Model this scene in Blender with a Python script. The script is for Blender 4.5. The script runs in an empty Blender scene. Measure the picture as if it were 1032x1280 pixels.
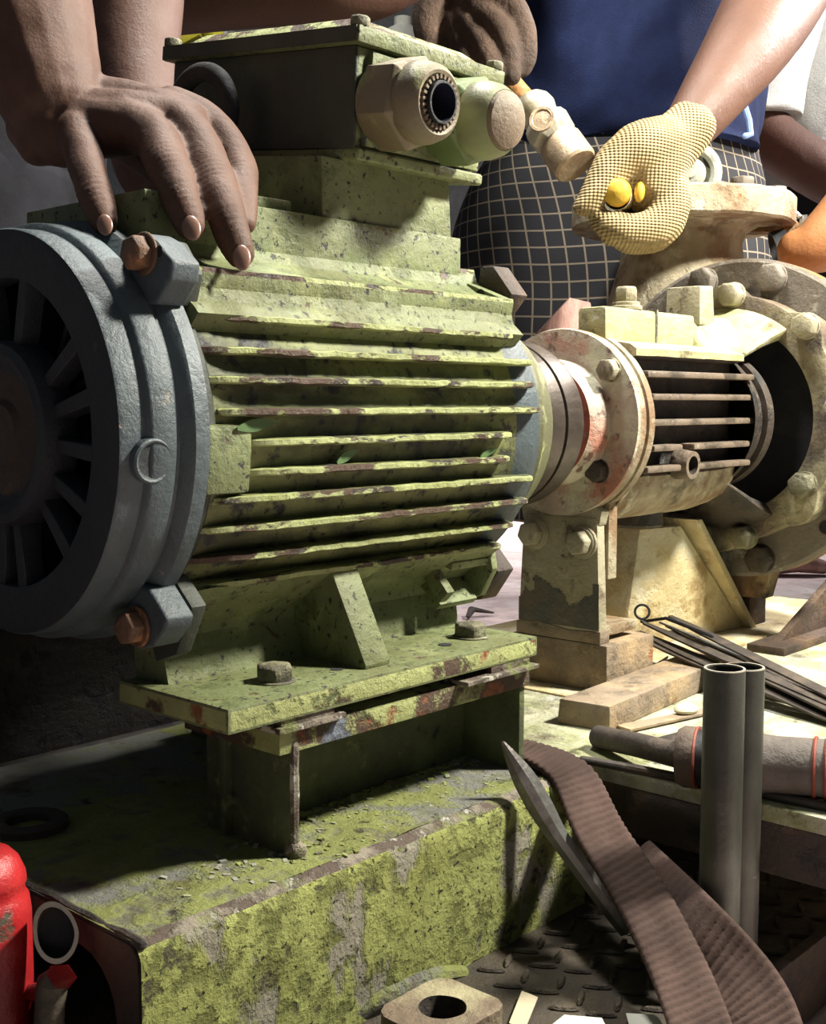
import bpy, bmesh, math, random
from mathutils import Vector, Matrix, noise
random.seed(7)
S = 0.67            # modelling unit -> metre (applied to every mesh at the end)
sc = bpy.context.scene
COL = sc.collection
V = Vector
# ------------------------------------------------------------------ camera
CAM = V((-.5724, -.9045, .0247)); YAW, PITCH, FPX = math.radians(42.25), math.radians(5.17), 1500.0
FW = V((math.cos(YAW)*math.cos(PITCH), math.sin(YAW)*math.cos(PITCH), -math.sin(PITCH)))
RT = V((math.sin(YAW), -math.cos(YAW), 0)); UP = RT.cross(FW)
cd = bpy.data.cameras.new('camera'); cam = bpy.data.objects.new('camera', cd); COL.objects.link(cam)
cd.sensor_fit = 'HORIZONTAL'; cd.sensor_width = 36; cd.lens = 36*FPX/1032; cd.clip_start = .02
cam.matrix_world = Matrix((( RT.x, UP.x, -FW.x, CAM.x*S), (RT.y, UP.y, -FW.y, CAM.y*S), (RT.z, UP.z, -FW.z, CAM.z*S), (0,0,0,1)))
sc.camera = cam
# ------------------------------------------------------------------ light
w = bpy.data.worlds.new('room_air'); sc.world = w; w.use_nodes = True
w.node_tree.nodes['Background'].inputs[0].default_value = (.74, .86, 1.0, 1)
w.node_tree.nodes['Background'].inputs[1].default_value = .085
def area(name, loc, target, size, power, col, spread=180):
    l = bpy.data.lights.new(name, 'AREA'); l.shape = 'DISK'; l.size = size*S; l.energy = power; l.color = col; l.spread = math.radians(spread)
    o = bpy.data.objects.new(name, l); COL.objects.link(o); o.location = V(loc)*S
    o.rotation_euler = (V(target)-V(loc)).to_track_quat('-Z', 'Y').to_euler()
area('work_lamp', (1.12, -1.02, 1.2), (.3, -.1, -.05), .22, 44, (1, .96, .84))
area('flood_lamp', (2.5, -.35, 1.35), (1.1, .1, .1), .3, 26, (1, .96, .93))
area('ceiling_lamp', (.62, .12, 1.75), (.85, .05, 0), .3, 20, (1, .97, .9))
area('back_floor_fill', (3.6, 3.0, 3.4), (3.6, 2.9, -.5), 1.2, 34, (1, .97, .95), 75)  # unseen fill light, added to brighten the floor behind
vs = sc.view_settings; vs.view_transform = 'Standard'; vs.look = 'None'; vs.exposure = 0.2; vs.gamma = 1; vs.use_curve_mapping = False

# ------------------------------------------------------------------ helpers
def at(px, py, d):
    return CAM + d*(FW + RT*((px-516)/FPX) - UP*((py-640)/FPX))
def on(px, py, axis, val):
    r = FW + RT*((px-516)/FPX) - UP*((py-640)/FPX); a = 'xyz'.index(axis)
    return CAM + r*((val-CAM[a])/r[a])
def hx(s):
    c = [int(s[i:i+2], 16)/255 for i in (0, 2, 4)]
    return tuple((x/12.92 if x <= .04045 else ((x+.055)/1.055)**2.4) for x in c)
MATS = {}
def M(name, base, layers=(), rough=.6, metal=0., bump=.15, bs=90, var=.25, vs_=14, spec=.4, st=(1,1,1)):
    """painted / worn surface: base colour, then layers of wear with their own noise shapes"""
    m = bpy.data.materials.new(name); m.use_nodes = True; nt = m.node_tree; N = nt.nodes; L = nt.links
    b = N['Principled BSDF']; g = N.new('ShaderNodeNewGeometry')
    def vm(st):
        q = N.new('ShaderNodeVectorMath'); q.operation = 'MULTIPLY'; q.inputs[1].default_value = [x/S for x in st]
        L.new(g.outputs['Position'], q.inputs[0]); return q.outputs[0]
    def nz(sc_, det, st, rg=.6):
        n = N.new('ShaderNodeTexNoise'); n.inputs['Scale'].default_value = sc_; n.inputs['Detail'].default_value = det
        n.inputs['Roughness'].default_value = rg; L.new(vm(st), n.inputs['Vector']); return n.outputs['Fac']
    def mixc(f, a, c):
        x = N.new('ShaderNodeMix'); x.data_type = 'RGBA'; L.new(f, x.inputs[0])
        if isinstance(a, tuple): x.inputs[6].default_value = (*a, 1)
        else: L.new(a, x.inputs[6])
        x.inputs[7].default_value = (*c, 1); return x.outputs[2]
    def rng(f, a, c):
        x = N.new('ShaderNodeMapRange'); x.inputs[1].default_value = a; x.inputs[2].default_value = c; L.new(f, x.inputs[0]); return x.outputs[0]
    def mth(op, a, c):
        x = N.new('ShaderNodeMath'); x.operation = op
        for i, k in enumerate((a, c)):
            if isinstance(k, (int, float)): x.inputs[i].default_value = k
            else: L.new(k, x.inputs[i])
        return x.outputs[0]
    col = mixc(rng(nz(vs_, 5, st), .3, .7), tuple(x*(1-var) for x in base), tuple(min(1, x*(1+var)) for x in base))
    h = nz(bs, 6, st, .7); rv = None
    for ly in layers:
        c, s, t = ly[0], ly[1], ly[2]; wd = ly[3] if len(ly) > 3 else .03; stt = ly[4] if len(ly) > 4 else (1,1,1); dep = ly[5] if len(ly) > 5 else .5
        mk = rng(nz(s, 9, stt, .62), t-wd, t+wd)
        col = mixc(mk, col, c); h = mth('SUBTRACT', h, mth('MULTIPLY', mk, dep))
    L.new(col, b.inputs['Base Color'])
    L.new(mth('ADD', mth('MULTIPLY', nz(30, 4, (1,1,1)), .3), rough-.15), b.inputs['Roughness'])
    b.inputs['Metallic'].default_value = metal; b.inputs['Specular IOR Level'].default_value = spec
    bp = N.new('ShaderNodeBump'); bp.inputs['Strength'].default_value = min(1, bump*2.2); bp.inputs['Distance'].default_value = .0035*S/.67
    L.new(h, bp.inputs['Height']); L.new(bp.outputs[0], b.inputs['Normal'])
    MATS[name] = m; return m
GR = (.160, .186, .082); OL = (.085, .10, .035); DK = (.022, .022, .022); RU = (.075, .045, .028); RO = (.25, .085, .03); GY = (.17, .18, .19)
M('green_paint', GR, [((.115,.12,.048), 9, .52, .12), ((.27,.295,.125), 12, .62, .08), (OL, 22, .585, .06), (DK, 140, .615, .03), (RU, 34, .655, .02), ((.13,.15,.16), 14, .70, .015)], rough=.55, bump=.2)
M('green_fin', (.175,.19,.065), [((.06,.065,.026), 16, .53, .08, (.5,1,1)), (DK, 45, .585, .05), (DK, 90, .62, .03), (RU, 30, .66, .03)], rough=.6)
M('fin_edge', (.31,.34,.145), [((.26,.28,.10), 30, .55, .08), (RU, 16, .53, .018, (1,2,2), .9), ((.05,.035,.03), 22, .60, .02, (1,2,2), .9), (GY, 40, .70, .02)], rough=.6, bump=.3)
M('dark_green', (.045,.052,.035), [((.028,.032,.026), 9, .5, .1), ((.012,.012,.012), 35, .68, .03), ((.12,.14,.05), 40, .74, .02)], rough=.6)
M('chip_edge', (.31,.335,.13), [(RU, 12, .52, .02, (1,1,1), .9), ((.16,.18,.22), 11, .60, .02, (1,1,1), .6), (RO, 24, .62, .03), (OL, 40, .64, .04)], rough=.65, bump=.35)
M('moss_side', (.32,.345,.115), [((.25,.265,.08), 8, .52, .1), ((.27,.25,.19), 13, .57, .025, (1.3,1,.6), .6), ((.17,.18,.06), 45, .56, .05), ((.09,.085,.05), 30, .61, .03), (DK, 160, .63, .03)], rough=.85, bump=.5, bs=110, spec=.2)
M('moss_top', (.22,.24,.08), [((.17,.17,.15), 7, .51, .03, (1,1,1), .6), ((.15,.15,.10), 30, .6, .05), ((.05,.045,.035), 22, .66, .03), ((.08,.05,.03), 9, .62, .06)], rough=.85, bump=.5, bs=120, spec=.2)
M('worn_rim', (.22,.19,.145), [((.085,.06,.045), 26, .49, .05), ((.50,.48,.40), 45, .57, .03), ((.2,.22,.08), 18, .58, .04)], rough=.7, bump=.4)
M('inner_green', (.10,.12,.05), [((.05,.055,.03), 10, .5, .1), ((.16,.18,.08), 30, .64, .05), (DK, 40, .68, .04)], rough=.8, bump=.3)
M('grime', (.032,.026,.022), [((.06,.045,.035), 12, .58, .08), ((.015,.012,.012), 25, .6, .05)], rough=.8, bump=.4)
M('brown_plate', (.055,.04,.032), [((.12,.075,.045), 14, .6, .05), (DK, 24, .6, .05)], rough=.75, bump=.3)
M('blue_cast', (.062,.083,.092), [((.038,.05,.056), 10, .55, .12), ((.15,.145,.125), 50, .70, .03), (DK, 60, .70, .03), ((.10,.075,.055), 30, .70, .04)], rough=.5, bump=.18, spec=.5)
M('dark_cast', (.020,.024,.029), [((.02,.022,.026), 10, .5, .1), ((.07,.055,.045), 40, .72, .04)], rough=.62, bump=.18)
M('black_iron', (.014,.014,.017), [((.03,.026,.024), 20, .58, .1)], rough=.75)
M('rust_bolt', (.15,.085,.05), [((.28,.13,.06), 60, .58, .06), ((.05,.04,.035), 50, .6, .05)], rough=.65, bump=.3)
M('olive_bolt', (.16,.15,.09), [((.08,.07,.05), 40, .55, .06), ((.3,.3,.2), 60, .64, .04)], rough=.6, bump=.3)
M('cream_paint', (.38,.345,.24), [((.28,.245,.15), 10, .55, .1), ((.16,.12,.08), 28, .60, .04, (1,1,.7)), ((.05,.04,.03), 50, .68, .03), ((.32,.15,.06), 26, .70, .04)], rough=.6, bump=.3)
M('yellow_cream', (.44,.43,.21), [((.33,.29,.15), 12, .53, .1), ((.14,.12,.06), 26, .63, .05), ((.62,.60,.46), 18, .62, .04), ((.36,.16,.05), 30, .71, .03)], rough=.55, bump=.3)
M('pink_paint', (.50,.40,.32), [((.46,.20,.14), 9, .60, .06), ((.58,.55,.42), 14, .52, .06), ((.18,.10,.07), 50, .62, .05), ((.06,.05,.04), 36, .69, .03)], rough=.65, bump=.3)
M('red_primer', (.36,.10,.065), [((.5,.44,.33), 16, .60, .04), ((.12,.05,.04), 30, .6, .06)], rough=.6)
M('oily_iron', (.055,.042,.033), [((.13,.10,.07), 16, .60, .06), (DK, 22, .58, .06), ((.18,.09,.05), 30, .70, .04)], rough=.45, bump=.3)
M('rib_metal', (.17,.13,.095), [((.07,.055,.04), 20, .55, .06), ((.55,.54,.46), 14, .72, .03), (DK, 50, .66, .04)], rough=.5, bump=.25)
M('flange_grey', (.19,.165,.135), [((.16,.13,.10), 14, .55, .1), ((.40,.18,.08), 22, .69, .03), ((.36,.34,.29), 30, .62, .05)], rough=.65, bump=.25)
M('rusty_casing', (.20,.12,.065), [((.36,.28,.16), 12, .58, .08), ((.40,.17,.05), 18, .62, .06), (DK, 16, .64, .06)], rough=.75, bump=.35)
M('rusty_cream', (.38,.33,.225), [((.22,.14,.075), 12, .53, .07), ((.58,.55,.42), 20, .60, .05), ((.10,.075,.055), 15, .64, .07), ((.42,.19,.06), 30, .68, .04)], rough=.65, bump=.35)
M('ochre_plate', (.55,.45,.25), [((.62,.58,.44), 9, .55, .06), ((.34,.24,.11), 14, .60, .06), ((.5,.27,.09), 30, .68, .04), ((.2,.19,.10), 24, .68, .04)], rough=.75, bump=.35)
M('deck_top', (.42,.41,.29), [((.26,.27,.13), 9, .53, .07), ((.5,.49,.44), 16, .60, .05), ((.14,.115,.07), 12, .62, .06), ((.09,.08,.05), 36, .66, .05)], rough=.8, bump=.4)
M('rust_block', (.26,.20,.14), [((.42,.30,.17), 12, .55, .08), ((.10,.08,.06), 18, .58, .08), ((.36,.14,.06), 20, .68, .04)], rough=.75, bump=.3)
M('dark_bar', (.055,.045,.038), [((.11,.085,.065), 25, .58, .08)], rough=.55, metal=.2)
M('coupling_steel', (.085,.068,.056), [((.05,.04,.032), 14, .55, .1, (1,3,3))], rough=.38, metal=.55, bump=.08)
M('olive_disc', (.10,.105,.045), [((.09,.085,.05), 14, .54, .1), ((.26,.27,.12), 30, .62, .05)], rough=.55)
M('pipe_steel', (.085,.083,.068), [((.055,.053,.043), 8, .52, .12), ((.30,.30,.26), 60, .72, .02), ((.07,.065,.05), 40, .68, .03)], rough=.38, metal=.45, bump=.08)
M('pipe_bore', (.03,.028,.025), rough=.8)
M('bright_steel', (.46,.46,.44), [((.26,.25,.23), 18, .56, .08), ((.12,.10,.08), 40, .66, .05)], rough=.3, metal=.8, bump=.1)
M('point_steel', (.30,.30,.28), [((.12,.11,.10), 14, .53, .08)], rough=.35, metal=.7, bump=.12)
M('strap_web', (.085,.056,.047), [((.052,.035,.03), 10, .52, .1), ((.25,.21,.18), 120, .74, .02)], rough=.95, bump=.15, bs=260, spec=.1)
M('red_paint', (.36,.016,.018), [((.24,.012,.014), 8, .55, .1), ((.085,.07,.05), 13, .63, .02, (1,1,1), .8), ((.22,.2,.15), 30, .70, .02)], rough=.35, bump=.15, spec=.5)
M('jack_metal', (.14,.12,.09), [((.07,.06,.05), 30, .55, .06), ((.3,.06,.04), 20, .64, .03)], rough=.5, metal=.3)
M('rim_metal', (.38,.35,.29), [((.2,.13,.1), 40, .6, .05)], rough=.5, metal=.3)
M('gland_cream', (.19,.16,.105), [((.17,.13,.08), 14, .53, .1), ((.10,.07,.05), 55, .66, .04), ((.25,.27,.12), 16, .62, .05)], rough=.5, bump=.12)
M('gland_green', (.12,.165,.06), [((.11,.15,.06), 14, .53, .1), ((.36,.33,.22), 20, .62, .06), (DK, 55, .69, .04)], rough=.5, bump=.12)
M('gland_dome', (.21,.21,.125), [((.22,.27,.11), 10, .54, .08), ((.14,.10,.07), 50, .66, .04)], rough=.4, bump=.1)
M('dusty_brown', (.15,.115,.075), [((.17,.12,.08), 20, .55, .08)], rough=.6)
M('bore_blue', (.012,.014,.03), rough=.5)
M('skin', (.100,.050,.033), [((.068,.033,.022), 8, .53, .14), ((.125,.070,.052), 20, .62, .14)], rough=.60, bump=.12, bs=190, var=.12, spec=.28)
M('skin_dark', (.090,.043,.030), [((.060,.030,.022), 7, .53, .14)], rough=.55, bump=.12, bs=160, var=.12, spec=.3)
M('skin_warm', (.115,.056,.036), [((.085,.041,.027), 7, .53, .14)], rough=.55, bump=.12, bs=160, var=.12)
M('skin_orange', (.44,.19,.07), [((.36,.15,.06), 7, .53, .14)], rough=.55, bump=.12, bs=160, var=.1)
M('nail', (.21,.115,.085), rough=.32, bump=.04, var=.08, spec=.5)
M('dirty_hand', (.075,.045,.03), [((.045,.028,.02), 12, .52, .1), ((.16,.11,.07), 45, .66, .05)], rough=.8, bump=.4)
M('navy_cloth', (.011,.017,.052), [((.008,.012,.038), 9, .52, .12)], rough=.92, bump=.25, bs=320, spec=.12)
M('grey_shirt', (.46,.47,.44), [((.44,.44,.42), 7, .54, .12)], rough=.95, bump=.2, bs=200, spec=.1)
M('dark_cloth', (.018,.018,.022), rough=.95, spec=.1)
M('blue_piping', (.22,.32,.62), rough=.8)
M('yellow_cloth', (.62,.55,.05), rough=.9, bump=.4, bs=40)
M('black_rubber', (.016,.017,.02), rough=.55)
M('brown_grip', (.10,.07,.055), [((.16,.12,.09), 20, .58, .1)], rough=.6, bump=.2)
M('red_groove', (.24,.05,.03), rough=.6)
M('grip_grey', (.13,.11,.095), [((.08,.065,.055), 14, .54, .1)], rough=.65, bump=.2)
M('hammer_steel', (.56,.53,.42), [((.42,.36,.22), 14, .55, .08), ((.75,.73,.62), 20, .62, .06)], rough=.38, metal=.3, bump=.1)
M('hammer_face', (.50,.38,.25), [((.36,.26,.17), 20, .55, .08)], rough=.4, metal=.3)
M('wood', (.50,.25,.10), [((.36,.17,.06), 20, .55, .1, (1,1,4))], rough=.55)
M('chisel_yellow', (.60,.38,.04), [((.55,.24,.015), 22, .56, .06), ((.55,.52,.38), 30, .68, .04)], rough=.5)
M('chisel_pale', (.55,.48,.32), [((.35,.3,.2), 24, .56, .06)], rough=.5)
M('board_red', (.50,.30,.25), [((.24,.12,.10), 8, .53, .1, (4,4,.6))], rough=.75)
M('paper_kraft', (.50,.43,.30), [((.40,.33,.22), 14, .56, .08)], rough=.9, bump=.1)
M('paper_white', (.50,.50,.45), [((.58,.57,.5), 18, .58, .08)], rough=.9, bump=.1)
M('stone_pale', (.62,.60,.45), [((.5,.46,.3), 20, .56, .08)], rough=.8)
M('floor_concrete', (.56,.44,.43), [((.64,.57,.56), 5, .54, .08), ((.40,.31,.30), 12, .62, .06), ((.28,.22,.22), 30, .70, .04)], rough=.85, bump=.3)
M('wall_plaster', (.66,.66,.63), [((.58,.57,.54), 4, .54, .1)], rough=.9)
M('checker_plate', (.060,.047,.032), [((.10,.078,.05), 14, .58, .06), ((.04,.032,.025), 9, .54, .08), ((.25,.22,.16), 60, .72, .03)], rough=.6, metal=.15, bump=.35)
M('flake', (.26,.26,.21), [((.25,.29,.10), 16, .55, .05), ((.2,.15,.1), 24, .6, .05)], rough=.85)
M('valve_grey', (.36,.38,.33), [((.22,.22,.18), 18, .56, .08), ((.5,.5,.45), 30, .62, .06)], rough=.55)
M('lantern_mix', (.17,.125,.085), [((.40,.36,.22), 6, .56, .07), ((.07,.055,.045), 14, .56, .08), ((.3,.14,.06), 22, .68, .05)], rough=.6, bump=.35)
M('bare_iron', (.085,.085,.075), [((.13,.10,.07), 14, .57, .08), ((.35,.33,.25), 30, .70, .03)], rough=.5, bump=.2)
M('leaf_green', (.06,.11,.035), rough=.6, bump=.1)
M('gusset_rust', (.085,.055,.038), [((.15,.09,.05), 16, .58, .08), ((.04,.03,.025), 12, .55, .08)], rough=.75, bump=.3)
# knitted cotton glove: rows of loops as fine relief
def knit():
    m = M('knit_cotton', (.37,.285,.155), [((.29,.215,.11), 10, .54, .12), ((.17,.13,.08), 9, .66, .08)], rough=.95, bump=.2, spec=.1)
    nt = m.node_tree; N = nt.nodes; L = nt.links; b = N['Principled BSDF']; g = N.new('ShaderNodeNewGeometry'); out = None
    for d in ((.75,-.55,1.0), (.55,-.65,-1.1)):
        q = N.new('ShaderNodeVectorMath'); q.operation = 'DOT_PRODUCT'; q.inputs[1].default_value = V(d).normalized()*(2*math.pi/(.0072*S)); L.new(g.outputs['Position'], q.inputs[0])
        s = N.new('ShaderNodeMath'); s.operation = 'SINE'; L.new(q.outputs['Value'], s.inputs[0])
        if out is None: out = s.outputs[0]
        else:
            x = N.new('ShaderNodeMath'); x.operation = 'MULTIPLY'; L.new(out, x.inputs[0]); L.new(s.outputs[0], x.inputs[1]); out = x.outputs[0]
    bp = N.new('ShaderNodeBump'); bp.inputs['Strength'].default_value = .8; bp.inputs['Distance'].default_value = .0016
    L.new(out, bp.inputs['Height']); L.new(bp.outputs[0], b.inputs['Normal'])
knit()
def plaid():
    m = bpy.data.materials.new('plaid_cloth'); m.use_nodes = True; nt = m.node_tree; N = nt.nodes; L = nt.links; b = N['Principled BSDF']
    uv = N.new('ShaderNodeUVMap'); sp = N.new('ShaderNodeSeparateXYZ'); L.new(uv.outputs[0], sp.inputs[0]); mk = []
    def mth(op, a, c=0.):
        x = N.new('ShaderNodeMath'); x.operation = op
        for i, k in enumerate((a, c)):
            if isinstance(k, (int, float)): x.inputs[i].default_value = k
            else: L.new(k, x.inputs[i])
        return x.outputs[0]
    for i in (0, 1):
        f = mth('FRACT', sp.outputs[i]); f = mth('ABSOLUTE', mth('SUBTRACT', f, .5)); mk.append(mth('LESS_THAN', f, .05))
    mx = N.new('ShaderNodeMix'); mx.data_type = 'RGBA'; L.new(mth('MAXIMUM', mk[0], mk[1]), mx.inputs[0])
    mx.inputs[6].default_value = (.034,.034,.038,1); mx.inputs[7].default_value = (.24,.20,.15,1); L.new(mx.outputs[2], b.inputs['Base Color'])
    n = N.new('ShaderNodeTexNoise'); n.inputs['Scale'].default_value = 300; bp = N.new('ShaderNodeBump'); bp.inputs['Strength'].default_value = .25; bp.inputs['Distance'].default_value = .002
    L.new(n.outputs[0], bp.inputs['Height']); L.new(bp.outputs[0], b.inputs['Normal']); b.inputs['Roughness'].default_value = .95; b.inputs['Specular IOR Level'].default_value = .1
    MATS['plaid_cloth'] = m
plaid()

def basis_of(d):
    d = V(d).normalized(); a = V((0,0,1)) if abs(d.z) < .9 else V((1,0,0)); u = d.cross(a).normalized(); return d, u, d.cross(u)
class MB:
    def __init__(s): s.v = []; s.f = []; s.m = []
    def add(s, vs, fs, mi=0):
        o = len(s.v); s.v += [V(x) for x in vs]; s.f += [[o+i for i in f] for f in fs]; s.m += [mi]*len(fs); return s
    def box(s, x0, x1, y0, y1, z0, z1, mi=0):
        vs = [(x,y,z) for x in (x0,x1) for y in (y0,y1) for z in (z0,z1)]
        return s.add(vs, [(0,1,3,2),(4,6,7,5),(0,4,5,1),(2,3,7,6),(0,2,6,4),(1,5,7,3)], mi)
    def hexa8(s, vs, mi=0):   # 8 corners: 4 bottom ring then 4 top ring
        return s.add(vs, [(3,2,1,0),(4,5,6,7),(0,1,5,4),(1,2,6,5),(2,3,7,6),(3,0,4,7)], mi)
    def obox(s, c, ax, ay, az, mi=0):
        c = V(c); ax, ay, az = V(ax), V(ay), V(az)
        return s.hexa8([c-ax-ay-az, c+ax-ay-az, c+ax+ay-az, c-ax+ay-az, c-ax-ay+az, c+ax-ay+az, c+ax+ay+az, c-ax+ay+az], mi)
    def prism(s, poly, axis, a0, a1, mi=0, cap=None, edge=None):
        n = len(poly); f = {'x': lambda p, a: (a, p[0], p[1]), 'y': lambda p, a: (p[0], a, p[1]), 'z': lambda p, a: (p[0], p[1], a)}[axis]
        o = len(s.v); s.v += [V(f(p, a0)) for p in poly] + [V(f(p, a1)) for p in poly]
        for i in range(n):
            j = (i+1) % n; s.f.append([o+i, o+j, o+n+j, o+n+i]); s.m.append(edge.get(i, mi) if edge else mi)
        s.f += [[o+i for i in reversed(range(n))], [o+n+i for i in range(n)]]; s.m += [mi if cap is None else cap]*2; return s
    def lathe(s, prof, c, d, seg=48, mi=0, mis=None, a0=0, a1=2*math.pi):
        c = V(c); d, u, w_ = basis_of(d); full = abs(a1-a0-2*math.pi) < 1e-6; ns = seg if full else seg+1; o = len(s.v); k = len(prof)
        for h, r in prof:
            for i in range(ns):
                a = a0+(a1-a0)*i/seg; s.v.append(c+d*h+(u*math.cos(a)+w_*math.sin(a))*max(r, 1e-5))
        for j in range(k-1):
            for i in range(seg):
                i2 = (i+1) % ns; s.f.append([o+j*ns+i, o+j*ns+i2, o+(j+1)*ns+i2, o+(j+1)*ns+i]); s.m.append(mis[j] if mis else mi)
        return s
    def cyl(s, c, d, r, h, seg=24, mi=0, ch=0.):
        p = [(0,0),(0,r),(h-ch,r),(h,r-ch),(h,0)] if ch else [(0,0),(0,r),(h,r),(h,0)]; return s.lathe(p, c, d, seg, mi)
    def hexnut(s, c, d, r, h, mi=0, rot=0., dome=True):
        c = V(c); d, u, w_ = basis_of(d); o = len(s.v); P = [(0,r),(h*.86,r),(h, r*.84)]
        for hh, rr in P:
            for i in range(6):
                a = rot+i*math.pi/3; s.v.append(c+d*hh+(u*math.cos(a)+w_*math.sin(a))*rr)
        for j in range(2):
            for i in range(6): s.f.append([o+j*6+i, o+j*6+(i+1) % 6, o+(j+1)*6+(i+1) % 6, o+(j+1)*6+i]); s.m.append(mi)
        s.f += [[o+i for i in reversed(range(6))], [o+12+i for i in range(6)]]; s.m += [mi, mi]; return s
    def tube(s, path, rad, seg=14, mi=0, cap=3, flat=None):
        """closed swept tube with round caps; rad per point; flat=(vec,k) squashes along vec"""
        P = [V(p) for p in path]; R = list(rad) if not isinstance(rad, (int, float)) else [rad]*len(P)
        t0 = (P[1]-P[0]).normalized(); t1 = (P[-1]-P[-2]).normalized(); pp = []; 
        for k in range(cap, 0, -1):
            a = math.pi/2*k/(cap+.0); pp.append((P[0]-t0*R[0]*math.sin(a)*.98, max(R[0]*math.cos(a), R[0]*.04)))
        pp += list(zip(P, R))
        for k in range(1, cap+1):
            a = math.pi/2*k/cap; pp.append((P[-1]+t1*R[-1]*math.sin(a)*.98, max(R[-1]*math.cos(a), R[-1]*.04)))
        n = len(pp); o = len(s.v); u = None
        for i, (p, r) in enumerate(pp):
            t = (pp[min(i+1, n-1)][0]-pp[max(i-1, 0)][0]).normalized()
            if u is None: u = basis_of(t)[1]
            u = (u-t*u.dot(t)).normalized(); w_ = t.cross(u)
            for k in range(seg):
                a = 2*math.pi*k/seg; q = (u*math.cos(a)+w_*math.sin(a))*r
                if flat: fv = V(flat[0]).normalized(); q -= fv*q.dot(fv)*(1-flat[1])
                s.v.append(p+q)
        for i in range(n-1):
            for k in range(seg): s.f.append([o+i*seg+k, o+i*seg+(k+1) % seg, o+(i+1)*seg+(k+1) % seg, o+(i+1)*seg+k]); s.m.append(mi)
        s.f += [[o+k for k in reversed(range(seg))], [o+(n-1)*seg+k for k in range(seg)]]; s.m += [mi, mi]; return s
    def torus(s, c, d, R, r, seg=36, sg=10, mi=0, sq=1., arc=(0, 2*math.pi)):
        c = V(c); d, u, w_ = basis_of(d); o = len(s.v)
        for i in range(seg):
            a = 2*math.pi*i/seg; e = u*math.cos(a)+w_*math.sin(a)
            for k in range(sg):
                b = 2*math.pi*k/sg; s.v.append(c+e*(R+r*math.cos(b))+d*r*sq*math.sin(b))
        for i in range(seg):
            for k in range(sg): s.f.append([o+i*sg+k, o+((i+1) % seg)*sg+k, o+((i+1) % seg)*sg+(k+1) % sg, o+i*sg+(k+1) % sg]); s.m.append(mi)
        return s
    def ellipsoid(s, c, ax, ay, az, seg=14, rings=8, mi=0):
        c, ax, ay, az = V(c), V(ax), V(ay), V(az); o = len(s.v)
        for j in range(rings+1):
            t = math.pi*j/rings
            for i in range(seg):
                a = 2*math.pi*i/seg; rr = max(math.sin(t), .02); s.v.append(c+ax*rr*math.cos(a)+ay*rr*math.sin(a)+az*math.cos(t))
        for j in range(rings):
            for i in range(seg): s.f.append([o+j*seg+i, o+j*seg+(i+1) % seg, o+(j+1)*seg+(i+1) % seg, o+(j+1)*seg+i]); s.m.append(mi)
        s.f += [[o+i for i in reversed(range(seg))], [o+rings*seg+i for i in range(seg)]]; s.m += [mi, mi]; return s
    def xf(s, mat):
        s.v = [mat @ p for p in s.v]; return s
    def mirror(s, ax):
        s.v = [V([(-c if i == ax else c) for i, c in enumerate(p)]) for p in s.v]; s.f = [list(reversed(f)) for f in s.f]; return s
    def build(s, name, mats, parent=None, bevel=0., seg=2, smooth=35, jit=0., recalc=True):
        me = bpy.data.meshes.new(name); off = root_loc(parent)
        me.from_pydata([tuple(p-off) for p in s.v], [], s.f)
        if isinstance(mats, str): mats = [mats]
        for k in mats: me.materials.append(MATS[k])
        me.polygons.foreach_set('material_index', s.m)
        bm = bmesh.new(); bm.from_mesh(me)
        if recalc: bmesh.ops.recalc_face_normals(bm, faces=bm.faces)
        if bevel:
            ed = [e for e in bm.edges if len(e.link_faces) == 2 and e.calc_face_angle(0) > .5]
            bmesh.ops.bevel(bm, geom=ed, offset=bevel, segments=seg, profile=.6, affect='EDGES', clamp_overlap=True)
        if jit:
            for q in bm.verts: q.co += noise.noise_vector(q.co*23)*jit+noise.noise_vector(q.co*70)*jit*.5
        bm.to_mesh(me); bm.free()
        if smooth: me.shade_smooth(); me.set_sharp_from_angle(angle=math.radians(smooth))
        o = bpy.data.objects.new(name, me); COL.objects.link(o); o.parent = parent
        return o
def root_loc(p):
    r = V((0,0,0))
    while p is not None: r = r+p.location; p = p.parent
    return r
def tag(o, label=None, cat=None, group=None, kind=None):
    if label: o['label'] = label
    if cat: o['category'] = cat
    if group: o['group'] = group
    if kind: o['kind'] = kind
    return o
def thing(name, loc, label, cat, group=None):
    o = bpy.data.objects.new(name, None); COL.objects.link(o); o.location = loc; o.empty_display_size = .05
    return tag(o, label, cat, group)
def dup(o, parent, delta):
    c = o.copy(); COL.objects.link(c); c.parent = parent; c.location = o.location+V(delta); return c
def remesh(mb, voxel, smooth=6, fac=.5, name='body', mat='skin', parent=None, disp=None):
    t = mb.build('tmp', [mat], None, smooth=0)
    a = t.modifiers.new('r', 'REMESH'); a.mode = 'VOXEL'; a.voxel_size = voxel
    if smooth: b = t.modifiers.new('s', 'SMOOTH'); b.iterations = smooth; b.factor = fac
    dg = bpy.context.evaluated_depsgraph_get(); me = bpy.data.meshes.new_from_object(t.evaluated_get(dg)); bpy.data.objects.remove(t)
    off = root_loc(parent)
    me.calc_loop_triangles(); nr = [V(q.normal) for q in me.vertices]; co = [V(q.co) for q in me.vertices]
    if disp: co = [c+disp(c, k) for c, k in zip(co, nr)]
    me.vertices.foreach_set('co', [x for c in co for x in (c-off)])
    me.name = name; me.materials.clear(); me.materials.append(MATS[mat]); me.shade_smooth()
    o = bpy.data.objects.new(name, me); COL.objects.link(o); o.parent = parent; return o
def pch(mb, pts, seg=16, k=1.04, flat=None, mi=0):
    """chain of (px,py,depth,radius_px)"""
    mb.tube([at(p[0], p[1], p[2]) for p in pts], [p[3]*p[2]/FPX*k for p in pts], seg=seg, flat=flat, mi=mi)
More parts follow.
